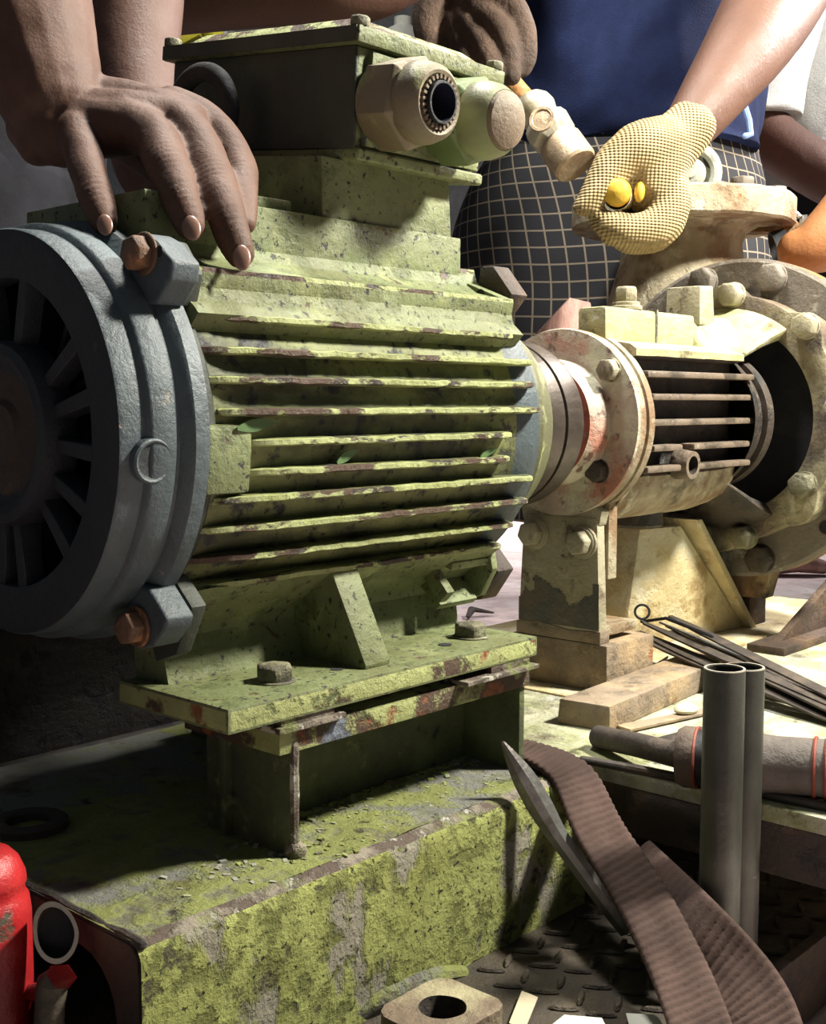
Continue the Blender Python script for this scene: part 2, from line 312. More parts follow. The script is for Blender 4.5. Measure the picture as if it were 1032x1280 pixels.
#==BODY==
def cr(pts, n=4):
    """Catmull-Rom through tuples"""
    out = []; P = [tuple(p) for p in pts]; m = len(P)
    for i in range(m-1):
        a, b, c, d = P[max(i-1, 0)], P[i], P[i+1], P[min(i+2, m-1)]
        for k in range(n):
            t = k/n; out.append(tuple(.5*(2*b[j]+(c[j]-a[j])*t+(2*a[j]-5*b[j]+4*c[j]-d[j])*t*t+(3*b[j]-a[j]-3*c[j]+d[j])*t**3) for j in range(len(b))))
    out.append(P[-1]); return out
def arc(cx, cy, r, a0, a1, n):
    return [(cx+r*math.cos(math.radians(a0+(a1-a0)*i/n)), cy+r*math.sin(math.radians(a0+(a1-a0)*i/n))) for i in range(n+1)]
ZF, ZD, ZB = -.56, -.495, -.35      # floor, checker deck, top of the skid
# ------------------------------------------------------------------ setting
mb = MB(); n = 24
for i in range(n+1):
    for j in range(n+1): mb.v.append(V((-3+12*i/n, -3+11*j/n, ZF)))
for i in range(n):
    for j in range(n): mb.f.append([i*(n+1)+j, (i+1)*(n+1)+j, (i+1)*(n+1)+j+1, i*(n+1)+j+1]); mb.m.append(0)
tag(mb.build('floor', 'floor_concrete'), 'pinkish pale concrete floor behind and around the pump skid', kind='structure')
tag(MB().box(-3, 9, 7.9, 8.0, ZF, 4.6).build('wall_back', 'wall_plaster'), 'pale plaster wall far behind the workers', kind='structure')
tag(MB().box(8.9, 9.0, -3, 7.9, ZF, 4.6).build('wall_right', 'wall_plaster'), 'pale plaster wall beyond the pump', kind='structure')
# checker-plate deck with raised treads
dk = thing('checker_plate_deck', (.7, -.1, ZF), 'dark oily chequered steel deck plate under the green skid', 'deck')
MB().box(-.6, 1.62, -.44, .385, ZF, ZD).build('deck_plate', ['checker_plate'], dk, bevel=.003)
MB().box(-.6, 1.62, -.452, -.44, ZF+.005, ZD+.012).build('edge_angle', ['gusset_rust'], dk, bevel=.002)
tr = None
for i in range(44):
    for j in range(7):
        x = .0+i*.026+(.013 if j % 2 else 0); y = -.425+j*.03
        if y > -.24 and x < .45: continue
        if .365 < x < .45 and -.435 < y < -.38: continue      # under the two pipes
        if .112 < x < .238 and -.335 < y < -.20: continue      # under the anchor lug
        if .886 < x < .934: continue                        # under the cross beam
        a = .45 if (i+j) % 2 else -1.0
        if tr is None:
            b = MB(); e = V((1, 0, 0)); b.ellipsoid((0,0,0), (.014,0,0), (0,.0035,0), (0,0,.0032), seg=8, rings=4)
            b.v = [p+dk.location for p in b.v]; tr = b.build('tread_bar', ['checker_plate'], dk); tr0 = tr; o = tr
        else: o = tr0.copy(); COL.objects.link(o); o.parent = dk
        o.location = V((x, y, ZD+.0012))-dk.location; o.rotation_euler = (0, 0, a)
# ------------------------------------------------------------------ skid frame
sk = thing('skid_frame', (.2, 0, ZD), 'moss green painted steel skid frame carrying the motor and pump', 'skid frame')
X0, X1, YN = -.106, .445, -.226
prof = [(YN, ZD)] + [(YN, ZB-.016)] + arc(YN+.016, ZB-.016, .016, 180, 90, 6)[1:]
# near side plate with rolled top edge
N_ = 40
b = MB(); outer = [(YN+.004, ZD), (YN, ZD+.05), (YN, ZB-.016)] + arc(YN+.016, ZB-.016, .016, 180, 95, 6)[1:]
for i in range(N_+1):
    x = X0+(X1-X0)*i/N_
    for (y, z) in outer: b.v.append(V((x, y+noise.noise(V((x*30, z*30, 1)))*.0012, z+noise.noise(V((x*40, 3, y*40)))*.0010)))
k = len(outer)
for i in range(N_):
    for j in range(k-1): b.f.append([i*k+j, (i+1)*k+j, (i+1)*k+j+1, i*k+j+1]); b.m.append(0 if j < 5 else 1)
b.box(X0, X1, YN+.006, YN+.010, ZD, ZB-.02, 2)
b.build('side_plate', ['moss_side', 'worn_rim', 'grime'], sk, recalc=False, smooth=60)
b = MB(); nx, ny = 56, 36
for i in range(nx+1):
    for j in range(ny+1):
        x = X0+(X1-X0)*i/nx; y = YN+.0145+(.225-YN-.0145)*j/ny; b.v.append(V((x, y, ZB+noise.noise(V((x*25, y*25, 0)))*.0013)))
for i in range(nx):
    for j in range(ny): b.f.append([i*(ny+1)+j, (i+1)*(ny+1)+j, (i+1)*(ny+1)+j+1, i*(ny+1)+j+1]); b.m.append(0)
b.box(X0+.002, X1, YN+.012, .225, ZB-.010, ZB-.003, 1)
b.build('top_plate', ['moss_top', 'grime'], sk, recalc=False)
MB().box(X0, X1, .217, .226, ZD, ZB-.004).build('side_plate', ['moss_side'], sk)
MB().box(X1-.012, X1, YN+.006, .22, ZD, ZB-.01).build('end_plate', ['grime'], sk)
# open end with an arched cut-out
def ringplate(b, outer, inner, x0, x1, mi=0, mj=1):
    n = len(outer); o = len(b.v)
    for x in (x0, x1):
        for p in outer+inner: b.v.append(V((x, p[0], p[1])))
    q = 2*n
    for i in range(n):
        j = (i+1) % n
        b.f += [[o+i, o+j, o+n+j, o+n+i], [o+q+i, o+q+n+i, o+q+n+j, o+q+j], [o+i, o+q+i, o+q+j, o+j], [o+n+i, o+n+j, o+q+n+j, o+q+n+i]]; b.m += [mi, mi, mi, mj]
def roundrect(y0, y1, z0, z1, r, n=5):
    return arc(y1-r, z1-r, r, 0, 90, n)+arc(y0+r, z1-r, r, 90, 180, n)+arc(y0+r, z0+r, r, 180, 270, n)+arc(y1-r, z0+r, r, 270, 360, n)
b = MB(); ringplate(b, roundrect(YN+.003, .224, ZD, ZB-.003, .012), roundrect(YN+.030, .19, ZD+.003, ZB-.022, .045), X0-.001, X0+.012)
b.build('end_plate', ['brown_plate', 'grime'], sk, smooth=40)
b = MB(); pts = [(X0+.004, YN+.005+.44*t/20+0, ZB-.002+noise.noise(V((t*.7, 0, 0)))*.003) for t in range(21)]
b.tube(pts, .004, seg=8, cap=2); b.build('weld_bead', ['grime'], sk)
# motor pedestal on the skid: top flange, web, end stiffeners (near and far)
for sgn in (1, -1):
    def pb(name, mats, x0, x1, y0, y1, z0, z1, bev=.002, jit=.0008):
        q = MB().box(x0, x1, min(y0*sgn, y1*sgn), max(y0*sgn, y1*sgn), z0, z1)
        return q.build(name, mats, sk, bevel=bev, jit=jit)
    xs_ = .062 if sgn > 0 else .235
    pb('pedestal_flange', ['chip_edge'], xs_, .400, -.182, -.055, -.262, -.2415)
    pb('pedestal_web', ['inner_green'], xs_+.004, .398, -.105, -.097, ZB-.002, -.258)
    pb('pedestal_stiffener', ['inner_green'], xs_+.012, xs_+.021, -.180, -.070, ZB-.002, -.258)
    pb('pedestal_stiffener', ['inner_green'], .388, .397, -.178, -.070, ZB-.002, -.258)
b = MB(); b.tube([(.0785, -.1805, ZB+.012+(.082)*t/12+0) for t in range(13)], [.0042+.0016*noise.noise(V((t*1.3, 2, 0))) for t in range(13)], seg=8); b.tube([(.0785, -.181, ZB+.004), (.0785, -.176, ZB+.012)], [.010, .005], seg=8)
b.build('weld_bead', ['worn_rim'], sk)
# loose flakes and rubble at the foot of the web
b = MB(); random.seed(3)
for i in range(420):
    if i < 260: x = random.uniform(.10, .39); y = -.108-abs(random.gauss(0, .010)); s_ = random.uniform(.0006, .0024)
    elif i < 330: x = random.gauss(.05, .045); y = random.gauss(-.17, .025); s_ = random.uniform(.0006, .0020)
    else: x = random.uniform(.09, .40); y = random.uniform(-.21, -.11); s_ = random.uniform(.0005, .0014)
    a = random.uniform(0, 3); ca, sa = math.cos(a), math.sin(a); y = max(y, -.212)
    b.obox((x, y, ZB+s_*.35), (s_*ca*1.6, s_*sa*1.6, s_*.3*random.random()), (-s_*sa, s_*ca, 0), (0, 0, s_*.4), mi=0 if random.random() < .6 else 1)
tag(b.build('paint_flakes', ['flake', 'moss_side'], None, smooth=0), 'flakes and crumbs of paint lying on the green skid top', 'debris', kind='stuff')
MB().box(-.62, .44, .30, .36, ZD, -.20).box(-.62,.44,.285,.375,-.205,-.19).build('rear_beam', ['grime'], sk, bevel=.004)
MB().box(-.62, .44, .22, .30, ZD, ZB-.02).build('rear_sill', ['grime'], sk)
# pump deck plate, its fascia and the stiff frame below
MB().box(.450, 1.60, -.62, .33, ZB-.012, ZB+.004).build('pump_deck_plate', ['deck_top'], sk, bevel=.002)
MB().box(.452, .464, -.62, .33, ZB-.062, ZB-.012).build('pump_deck_fascia', ['brown_plate'], sk, bevel=.002)
MB().box(.56, 1.58, -.20, -.18, ZD, ZB-.012).build('pump_deck_beam', ['grime'], sk)
MB().box(.9, .92, -.435, .3, ZD, ZB-.012).build('pump_deck_beam', ['grime'], sk)
MB().box(.56, .64, -.60, -.56, ZF, ZB-.012).build('pump_deck_leg', ['grime'], sk)
MB().box(.88, 1.56, -.06, .32, ZB+.003, ZB+.009).build('wear_plate', ['ochre_plate'], sk, bevel=.002)
MB().box(.66, .90, -.082, .20, ZB+.003, ZB+.007).build('wear_plate', ['ochre_plate'], sk, bevel=.002)
# yellow pump pedestal and dark leg
b = MB(); b.hexa8([(.93,.04,ZB+.008),(1.235,.0,ZB+.008),(1.235,.18,ZB+.008),(.93,.19,ZB+.008),(.955,.03,-.16),(1.04,.01,-.16),(1.04,.13,-.16),(.955,.13,-.16)])
b.build('pump_pedestal', ['ochre_plate'], sk, bevel=.006, jit=.003)
MB().hexa8([(1.045,-.012,-.150),(1.062,-.012,-.150),(1.062,.16,-.150),(1.045,.16,-.150),(1.232,-.014,ZB+.008),(1.249,-.014,ZB+.008),(1.249,.19,ZB+.008),(1.232,.19,ZB+.008)]).build('pedestal_rib', ['ochre_plate'], sk, bevel=.002)
MB().box(1.240, 1.300, -.004, .10, ZB+.008, -.223).build('pump_leg', ['gusset_rust'], sk, bevel=.003)
# anchor lug with a bolt hole
L0 = on(552, 1259, 'z', ZD+.032)
b = MB(); ou = []; inn = []
for i in range(32):
    a = 2*math.pi*i/32; c_, s_ = math.cos(a), math.sin(a); kk = 1/max(abs(c_), abs(s_)); ou.append((L0.x+.042*c_*min(kk, 1.25), L0.y+.037*s_*min(kk, 1.25))); inn.append((L0.x+.0195*c_, L0.y+.0195*s_))
o = 0
for z in (ZD, ZD+.032):
    for p in ou+inn: b.v.append(V((p[0], p[1], z)))
for i in range(32):
    j = (i+1) % 32; b.f += [[64+i, 64+j, 96+j, 96+i], [i, 32+i, 32+j, j], [i, j, 64+j, 64+i], [32+i, 96+i, 96+j, 32+j]]; b.m += [0, 0, 0, 1]
b.lathe([(0,0),(0,.0195)], (L0.x, L0.y, ZD+.002), (0,0,1), 20, 1)
b.build('anchor_lug', ['lantern_mix', 'grime'], sk, jit=.001, smooth=40)
MB().tube([on(430, 1262, 'z', ZD+.01), on(470, 1242, 'z', ZD+.012), on(520, 1222, 'z', ZD+.01), on(575, 1215, 'z', ZD)], [.014, .017, .013, .007], seg=10).build('weld_bead', ['moss_top'], sk, jit=.003)
# triangular gusset on the pump deck
b = MB(); b.prism([(1.095, ZB+.004), (1.6, ZB+.004), (1.6, -.17), (1.34, -.252)], 'y', -.112, -.098)
b.box(1.08, 1.6, -.14, -.08, ZB+.003, ZB+.016); b.build('deck_gusset', ['gusset_rust'], sk, bevel=.002)

# ------------------------------------------------------------------ packing shims
tag(MB().box(.055, .13, -.190, -.065, -.2415, -.2365).box(.06, .12, -.186, -.065, -.2365, -.2310).build('packing_shim', ['worn_rim'], bevel=.0006), 'thin rusty packing shims under the left end of the motor foot', 'shim')
tag(MB().box(.285, .398, -.196, -.065, -.2415, -.2375).box(.33, .392, -.188, -.065, -.2375, -.2310).build('packing_shim', ['worn_rim'], bevel=.0006), 'thin pale packing shims under the right end of the motor foot', 'shim')
for x in (.25,): tag(MB().box(x, x+.14, .065, .186, -.2415, -.2310).build('packing_shim', ['worn_rim']), 'packing shim under the far foot of the motor', 'shim')

# ------------------------------------------------------------------ electric motor
mo = thing('electric_motor', (.2, 0, -.231), 'green finned electric motor with blue-grey fan cover and terminal box on top', 'motor')
CORE = .163
b = MB(); b.lathe([(0,0),(0,.166),(.012,.166),(.016,CORE),(.40,CORE),(.404,.164),(.425,.166),(.438,.164),(.444,.150),(.447,.07),(.447,0)], (0,0,0), (1,0,0), 96, mis=[2,2,2,0,1,1,1,1,1,1]) 
fr = b.build('stator_frame', ['green_fin', 'blue_cast', 'dark_green'], mo, smooth=30)
zs = [.0925, .066, .043, .018, -.0065, -.0305, -.0515, -.0755, -.1005, -.1245]
for sgn in (-1, 1):
    for i, z in enumerate(zs):
        xa, xb = (.050, .378) if i in (4, 5) else (.012+(.006 if i in (3, 6) else 0), .424-(.012 if i in (0,) else 0)+.004*math.sin(i*2.1))
        yt = math.sqrt(.1815**2-z*z); yr = math.sqrt(max(CORE**2-z*z, .02**2))-.01; b = MB(); n = 64; rows = []
        for k in range(n+1):
            x = xa+(xb-xa)*k/n; t = min(1, (k/n)*(xb-xa)/.06); tip = yr+.012+(yt-yr-.012)*math.sin(t*math.pi/2)**.6
            e = (xb-x); tip -= .010*max(0, 1-e/.012)**2
            jz = noise.noise(V((x*60, i*7.3, 0)))*.0010; jy = abs(noise.noise(V((x*90, i*3.1, 5))))*.0022; th = .0026+.0006*noise.noise(V((x*80, i, 9)))
            y_t = (tip-jy); sec = [(yr, z-.0045), (y_t-.004, z-.0032+jz), (y_t, z-th*.72+jz), (y_t, z+th*.72+jz), (y_t-.004, z+.0030+jz), (yr, z+.0045)]
            for (y, zz) in sec: b.v.append(V((x, sgn*y, zz)))
        for k in range(n):
            for j in range(5): b.f.append([k*6+j, (k+1)*6+j, (k+1)*6+j+1, k*6+j+1]); b.m.append(1 if j in (1, 2, 3) else 0)
        b.f += [[0,1,2,3,4,5], [n*6+j for j in range(6)]]; b.m += [1, 1]
        b.build('cooling_fin', ['green_fin', 'fin_edge'], mo, smooth=40)
# name pad between the split fins, leaf-like paint chips on the core
MB().prism([(-.128,-.048),(-.166,-.046),(-.170,-.012),(-.170,.008),(-.128,.012)], 'x', .004, .047).build('drain_pad', ['green_paint'], mo, bevel=.003)
# rails near the top (both sides), with chipped lips
for sgn in (1, -1):
    pr = [(-.02,.165),(-.088,.165),(-.0895,.160),(-.094,.147),(-.108,.1385),(-.128,.1335),(-.1405,.1315),(-.1410,.1275),(-.1385,.116),(-.1415,.106),(-.1500,.0985),(-.1540,.0945),(-.13,.07),(-.02,.1)]
    b = MB(); n = 40; m_ = len(pr)
    for k in range(n+1):
        x = .008+(.422-.008)*k/n
        for j, (y, z) in enumerate(pr): b.v.append(V((x, sgn*(y+(noise.noise(V((x*70, j, 0)))*.0010 if 4 <= j <= 7 else 0)), z+noise.noise(V((x*60, j, 4)))*.0006)))
    for k in range(n):
        for j in range(m_-1): b.f.append([k*m_+j, (k+1)*m_+j, (k+1)*m_+j+1, k*m_+j+1]); b.m.append(1 if j in (1, 6) else 0)
    b.f += [list(range(m_)), [n*m_+j for j in range(m_)]]; b.m += [0, 0]
    b.build('frame_rail', ['green_paint', 'fin_edge'], mo, smooth=28)
b = MB(); b.prism([(-.093,.150),(-.141,.131),(-.139,.114),(-.12,.12),(-.09,.13)], 'x', .404, .420); b.lathe([(0,0),(0,.006)], (.4035, -.112, .1365), (-1,0,0), 14, 1)
b.build('rail_end', ['green_paint', 'black_iron'], mo, bevel=.0015)
# plate and stepped pads under the terminal box
b = MB(); b.box(.006, .398, -.0905, .0905, .150, .1955); b.build('top_plate', ['green_paint'], mo, bevel=.0022, jit=.0006)
MB().box(.10, .172, -.080, .08, .194, .207).build('step_pad', ['green_paint'], mo, bevel=.002)
MB().box(.10, .150, -.062, .06, .205, .219).build('step_pad', ['green_paint'], mo, bevel=.002)
b = MB(); b.hexa8([(.205,-.086,.193),(.388,-.086,.193),(.388,.11,.193),(.205,.11,.193),(.205,-.0845,.252),(.386,-.0845,.252),(.386,.11,.277),(.205,.11,.277)]); b.build('box_neck', ['green_paint'], mo, bevel=.0025)
# corner lugs of the frame, both ends
for sz, nm in ((1, 'up'), (-1, 'down')):
    for sy in (1, -1):
        P = [(-.118,.152),(-.132,.150),(-.152,.124),(-.143,.100),(-.12,.09),(-.10,.13)] if sz > 0 else [(-.098,-.112),(-.125,-.112),(-.150,-.135),(-.128,-.176),(-.100,-.186),(-.085,-.15)]
        Q = [(-.095,.168),(-.112,.168),(-.1375,.137),(-.112,.110),(-.10,.112),(-.09,.14)] if sz > 0 else [(-.085,-.128),(-.101,-.131),(-.122,-.153),(-.098,-.186),(-.056,-.193),(-.06,-.15)]
        b = MB().prism([(sy*y, z) for y, z in P], 'x', .0005, .016); b.build('corner_lug', ['dark_green'], mo, bevel=.003)
        # thick chevron: outer edge steel, inside green
        b = MB().prism([(sy*y, z) for y, z in Q], 'x', .424, .452); b.build('corner_lug', ['brown_plate'], mo, bevel=.0025)
# feet
def foot(sgn):
    b = MB(); n = 30; pr = [(-.130,-.126),(-.112,-.139),(-.093,-.153),(-.078,-.166),(-.0765,-.174),(-.083,-.192),(-.088,-.211),(-.04,-.211),(-.04,-.13)]; m_ = len(pr)
    for k in range(n+1):
        x0f = .022 if sgn > 0 else .24; x = x0f+(.398-x0f)*k/n
        for j, (y, z) in enumerate(pr):
            xx = x+(.020*(1-j/6) if k == n and j < 6 else 0)
            b.v.append(V((xx, sgn*(y+noise.noise(V((x*40, j, 0)))*.0012), z+noise.noise(V((x*40, j, 9)))*.0010)))
    for k in range(n):
        for j in range(m_-1): b.f.append([k*m_+j, (k+1)*m_+j, (k+1)*m_+j+1, k*m_+j+1]); b.m.append(0)
    b.f += [list(range(m_)), [n*m_+j for j in range(m_)]]; b.m += [0, 0]
    b.build('foot_wall', ['green_paint'], mo, smooth=25)
    # foot plate: top painted, edge chipped
    b = MB(); xf0 = .004 if sgn > 0 else .23; b.prism([(xf0,sgn*-.189),(.404,sgn*-.189),(.404,sgn*-.04),(xf0,sgn*-.04)], 'z', -.231, -.2105, mi=1, cap=0)
    b.build('foot_plate', ['green_paint', 'chip_edge'], mo, bevel=.0028, jit=.0008)
    y = lambda q: sgn*q
    b = MB(); b.prism([(y(-.128),-.124),(y(-.170),-.206),(y(-.170),-.211),(y(-.07),-.211),(y(-.06),-.13)], 'x', .173 if sgn > 0 else .29, .206 if sgn > 0 else .32); b.build('foot_gusset', ['green_paint'], mo, bevel=.003, jit=.0006)
    for xx in ((.091, .352) if sgn > 0 else (.26, .352)):
        b = MB(); b.cyl((xx, y(-.143), -.2108), (0,0,1), .0185, .0022, 20); b.hexnut((xx, y(-.143), -.209), (0,0,1), .0165, .0135, rot=.4)
        b.build('foot_bolt', ['olive_bolt'], mo, bevel=.0008, seg=1)
foot(1); foot(-1)
MB().lathe([(0,0),(0,.006)], (.158, -.150, -.2098), (0,0,1), 14).lathe([(0,0),(0,.007)], (.305, -.150, -.2098), (0,0,1), 14).build('foot_hole', ['black_iron'], mo)
# lower pocket ribs by the drive end
b = MB(); b.prism([(-.092,-.124),(-.118,-.130),(-.122,-.150),(-.105,-.180),(-.07,-.188),(-.06,-.15)], 'x', .414, .424); b.build('pocket_rib', ['green_paint'], mo, bevel=.002)
MB().obox((.345,-.098,-.150), (.006,0,0), (0,.020,.022), (0,.006,-.006)).build('pocket_rib', ['green_paint'], mo, bevel=.002)
MB().obox((.385,-.104,-.138), (.030,0,0), (0,.012,.004), (0,.001,-.004)).build('pocket_rib', ['green_paint'], mo, bevel=.0015)
MB().obox((.378,-.092,-.172), (.030,0,0), (0,.012,.012), (0,.003,-.003)).build('pocket_rib', ['green_paint'], mo, bevel=.0015)
# fan cover
b = MB(); b.lathe([(.0,.150),(0,.1762),(-.006,.1768),(-.013,.1764),(-.0150,.1750),(-.0210,.1672),(-.0240,.1670),(-.0275,.1712),(-.030,.1716),(-.0465,.1708),(-.0485,.1696),(-.0510,.1652),(-.054,.1648),(-.069,.1645),(-.0718,.1630)], (0,0,0), (1,0,0), 128, 0)
b.lathe([(-.0718,.1632),(-.0728,.1590),(-.0722,.132),(-.0705,.1255),(-.062,.1242),(-.05,.124),(-.05,.158),(-.004,.160),(-.004,.15)], (0,0,0), (1,0,0), 128, 1)
fc = b.build('fan_cover', ['blue_cast', 'dark_cast'], mo, smooth=30)
for dg_ in (34, 14, -6, -27, -47, -82, 75, 105, 146, 166, 186, 207, 227, 262):
    a = math.radians(180-dg_); e = V((0, math.cos(a), math.sin(a))); t = V((0, -math.sin(a), math.cos(a)))
    b = MB(); b.hexa8([V((-.052,0,0))+e*.066-t*.0055, V((-.052,0,0))+e*.066+t*.0055, V((-.052,0,0))+e*.128+t*.0075, V((-.052,0,0))+e*.128-t*.0075, V((-.0695,0,0))+e*.066-t*.005, V((-.0695,0,0))+e*.066+t*.005, V((-.0695,0,0))+e*.128+t*.0065, V((-.0695,0,0))+e*.128-t*.0065])
    b.build('spoke', ['dark_cast'], fc, bevel=.001, seg=1)
b = MB(); b.lathe([(-.05,.075),(-.070,.0755),(-.078,.073),(-.081,.066),(-.078,.060),(-.073,.056),(-.071,.050),(-.071,.028),(-.076,.024),(-.076,0)], (0,0,0), (1,0,0), 72, mis=[0,0,0,0,0,0,1,1,1]); b.build('grille_hub', ['dark_cast', 'brown_plate'], fc)
b = MB(); b.lathe([(-.012,.15),(-.014,0)], (0,0,0), (1,0,0), 48)
for i in range(12):
    a = 2*math.pi*i/12; e = V((0, math.cos(a), math.sin(a))); t = V((0, -math.sin(a), math.cos(a)))
    b.obox(V((-.028,0,0))+e*.09, V((.014,0,0)), e*.055, t*.0025)
b.build('cooling_fan', ['black_iron'], mo)
for sz in (1, -1):
    for sy in (-1, 1):
        if sz > 0: P = [(-.104,.130),(-.112,.147),(-.133,.1535),(-.150,.146),(-.1695,.130),(-.1675,.1165),(-.150,.099),(-.128,.10)]; c = (-.137,.137)
        else: P = [(-.100,-.128),(-.108,-.158),(-.113,-.170),(-.135,-.164),(-.151,-.149),(-.155,-.140),(-.131,-.118),(-.11,-.115)]; c = (-.118,-.150)
        b = MB().prism([(-sy*y, z) for y, z in P], 'x', -.0275, -.0005); lg = b.build('cover_lug', ['blue_cast'], fc, bevel=.0035, seg=3)
        b = MB(); cc = (-.0275, -sy*c[0], c[1]); b.cyl(cc, (-1,0,0), .0165, .003, 22); b.hexnut((-.030, cc[1], cc[2]), (-1,0,0), .0135, .013, rot=.2); b.build('cover_bolt', ['rust_bolt'], fc, bevel=.0008, seg=1)
        if sz > 0: MB().lathe([(0,0),(0,.0042)], (-.0279, -sy*-.1545, .1375), (-1,0,0), 14).build('lug_hole', ['black_iron'], fc)
# round drain boss in the side of the cover; shading painted into its middle
a = math.radians(-6); e = V((0,-math.cos(a), math.sin(a))); b = MB(); b.lathe([(0,.0175),(.0082,.0170),(.0094,.0155),(.0088,.0138),(.0068,.012),(.0062,0)], V((-.047,0,0))+e*.162, e, 30, mis=[0,0,0,1,1]); b.build('drain_boss', ['blue_cast', 'dark_cast'], fc)
a2 = [math.radians(x) for x in range(-58, 62, 4)]
# terminal box, tilted on its neck
PIV = V((0, -.095, .252)); ROT = Matrix.Translation(PIV) @ Matrix.Rotation(math.radians(7.2), 4, 'X') @ Matrix.Translation(-PIV)
ROT = ROT
bx0, bx1, by0, by1, bz0, bz1 = .229, .412, -.097, .182, .252, .352
b = MB(); vs_ = [(bx0+.004,by0+.003,bz0),(bx1-.003,by0+.003,bz0),(bx1-.003,by1-.003,bz0),(bx0+.004,by1-.003,bz0),(bx0,by0,bz1),(bx1+.006,by0,bz1),(bx1+.006,by1,bz1),(bx0,by1,bz1)]
b.hexa8(vs_); b.m = [1, 0, 0, 0, 0, 1]; b.box(bx0+.002, bx1+.004, by0-.008, by1, bz0-.002, bz0+.010, 0)  # end face darker: shade and dust painted into its colour
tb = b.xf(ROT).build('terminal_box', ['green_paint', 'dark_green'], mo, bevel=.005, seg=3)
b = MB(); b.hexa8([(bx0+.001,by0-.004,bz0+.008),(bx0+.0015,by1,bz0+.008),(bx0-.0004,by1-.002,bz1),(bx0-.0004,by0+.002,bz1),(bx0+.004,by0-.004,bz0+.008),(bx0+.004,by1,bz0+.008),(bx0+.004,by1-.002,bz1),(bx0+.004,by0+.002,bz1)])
b.xf(ROT).build('shade_dust_panel', ['dark_green'], tb, bevel=.001, seg=1)  # dark sheet over the end face, shade and dust put into its colour
o_ = .009; b = MB(); b.box(bx0-o_, bx1+.006+o_+.006, by0-o_, by1+o_, bz1, bz1+.0155, 0)
b.xf(ROT); ld = b.build('lid', ['green_paint'], tb, bevel=.003)
b = MB(); b.box(bx0-o_-.0012, bx0-o_+.002, by0-o_+.003, by1+o_-.003, bz1+.001, bz1+.0145); b.xf(ROT).build('lid_edge', ['dark_green'], ld)
z1 = bz1+.0145; b = MB(); b.hexa8([(bx0+.002,by0+.004,z1),(bx1+.012,by0+.004,z1),(bx1+.012,by1-.004,z1),(bx0+.002,by1-.004,z1),(bx0+.020,by0+.026,z1+.015),(bx1-.010,by0+.026,z1+.015),(bx1-.010,by1-.026,z1+.015),(bx0+.020,by1-.026,z1+.015)])
b.xf(ROT).build('lid_dome', ['fin_edge'], ld, bevel=.002)
for (x, y) in ((bx0-.001, by0-.001), (bx0-.001, by1+.001), (bx1+.012, by0-.001), (bx1+.012, by1+.001)):
    b = MB(); b.hexnut((x, y, bz1+.015), (0,0,1), .0095, .009); b.xf(ROT).build('lid_screw', ['olive_bolt'], ld, bevel=.0008, seg=1)
b = MB(); b.box(.243, .408, by0-.006, by0+.002, bz0+.012, bz1-.004); b.xf(ROT).build('gland_plate', ['green_paint'], tb, bevel=.0015)
def gland(cx, cz, r, opened, y0):
    hexm = 'gland_cream' if opened else 'gland_green'
    b = MB(); b.cyl((cx, y0, cz), (0,-1,0), r*.95, .012, 28)
    d, u, w_ = basis_of((0,-1,0)); b.hexnut((cx, y0-.008, cz), (0,-1,0), r*1.13, .040, rot=.35)
    b.xf(ROT); g = b.build('cable_gland', [hexm], tb, bevel=.0015)
    if opened:
        b = MB(); b.lathe([(0,r*.9),(.004,r*.95),(.013,r*.94),(.024,r*.86),(.029,r*.72),(.028,r*.64),(.012,r*.62)], (cx, y0-.042, cz), (0,-1,0), 40); b.xf(ROT).build('dome_nut', ['gland_cream'], g)
        b = MB(); b.lathe([(.010,r*.63),(.026,r*.62),(.030,r*.56),(.026,r*.49),(.004,r*.48)], (cx, y0-.042, cz), (0,-1,0), 40); b.xf(ROT).build('seal_ring', ['dusty_brown'], g)
        for k in range(26):
            a = 2*math.pi*k/26; e = V((math.cos(a), 0, math.sin(a))); b = MB(); b.obox(V((cx, y0-.0705, cz))+e*r*.565, e*r*.05, V((0,.0022,0)), e.cross(V((0,1,0)))*r*.032); b.xf(ROT).build('clamp_finger', ['dusty_brown'], g)
        b = MB(); b.lathe([(.030,r*.49),(.034,r*.47),(.034,r*.42),(.0,r*.40),(0,0)], (cx, y0-.042, cz), (0,-1,0), 32, mis=[1,1,0,0]); b.xf(ROT).build('bore', ['bore_blue', 'black_rubber'], g)
    else:
        b = MB(); b.lathe([(0,r*.9),(.004,r*.95),(.014,r*.94),(.026,r*.86),(.034,r*.74),(.035,r*.72)], (cx, y0-.042, cz), (0,-1,0), 40); b.xf(ROT).build('dome_nut', ['gland_dome'], g)
        b = MB(); b.lathe([(.033,r*.73),(.039,r*.66),(.043,r*.45),(.045,r*.2),(.0455,0)], (cx, y0-.042, cz), (0,-1,0), 36); b.xf(ROT).build('blanking_plug', ['dusty_brown'], g)
gland(.262, .304, .039, True, by0-.005); gland(.350, .303, .039, False, by0-.005)
# lifting eye
c = V((.197, .080, .312)); b = MB(); b.torus(c, (1,.05,0), .0415, .0095, 48, 14); b.tube([c+V((0,0,-.045)), c+V((0,0,-.075)), V((.197,.082,.19))], [.011,.014,.016], seg=14); b.cyl((.197,.082,.194), (0,0,1), .024, .016, 20); b.build('lifting_eye', ['black_iron'], mo)
# shaft
MB().cyl((.44,0,0), (1,0,0), .036, .09, 28).build('shaft', ['coupling_steel'], mo)

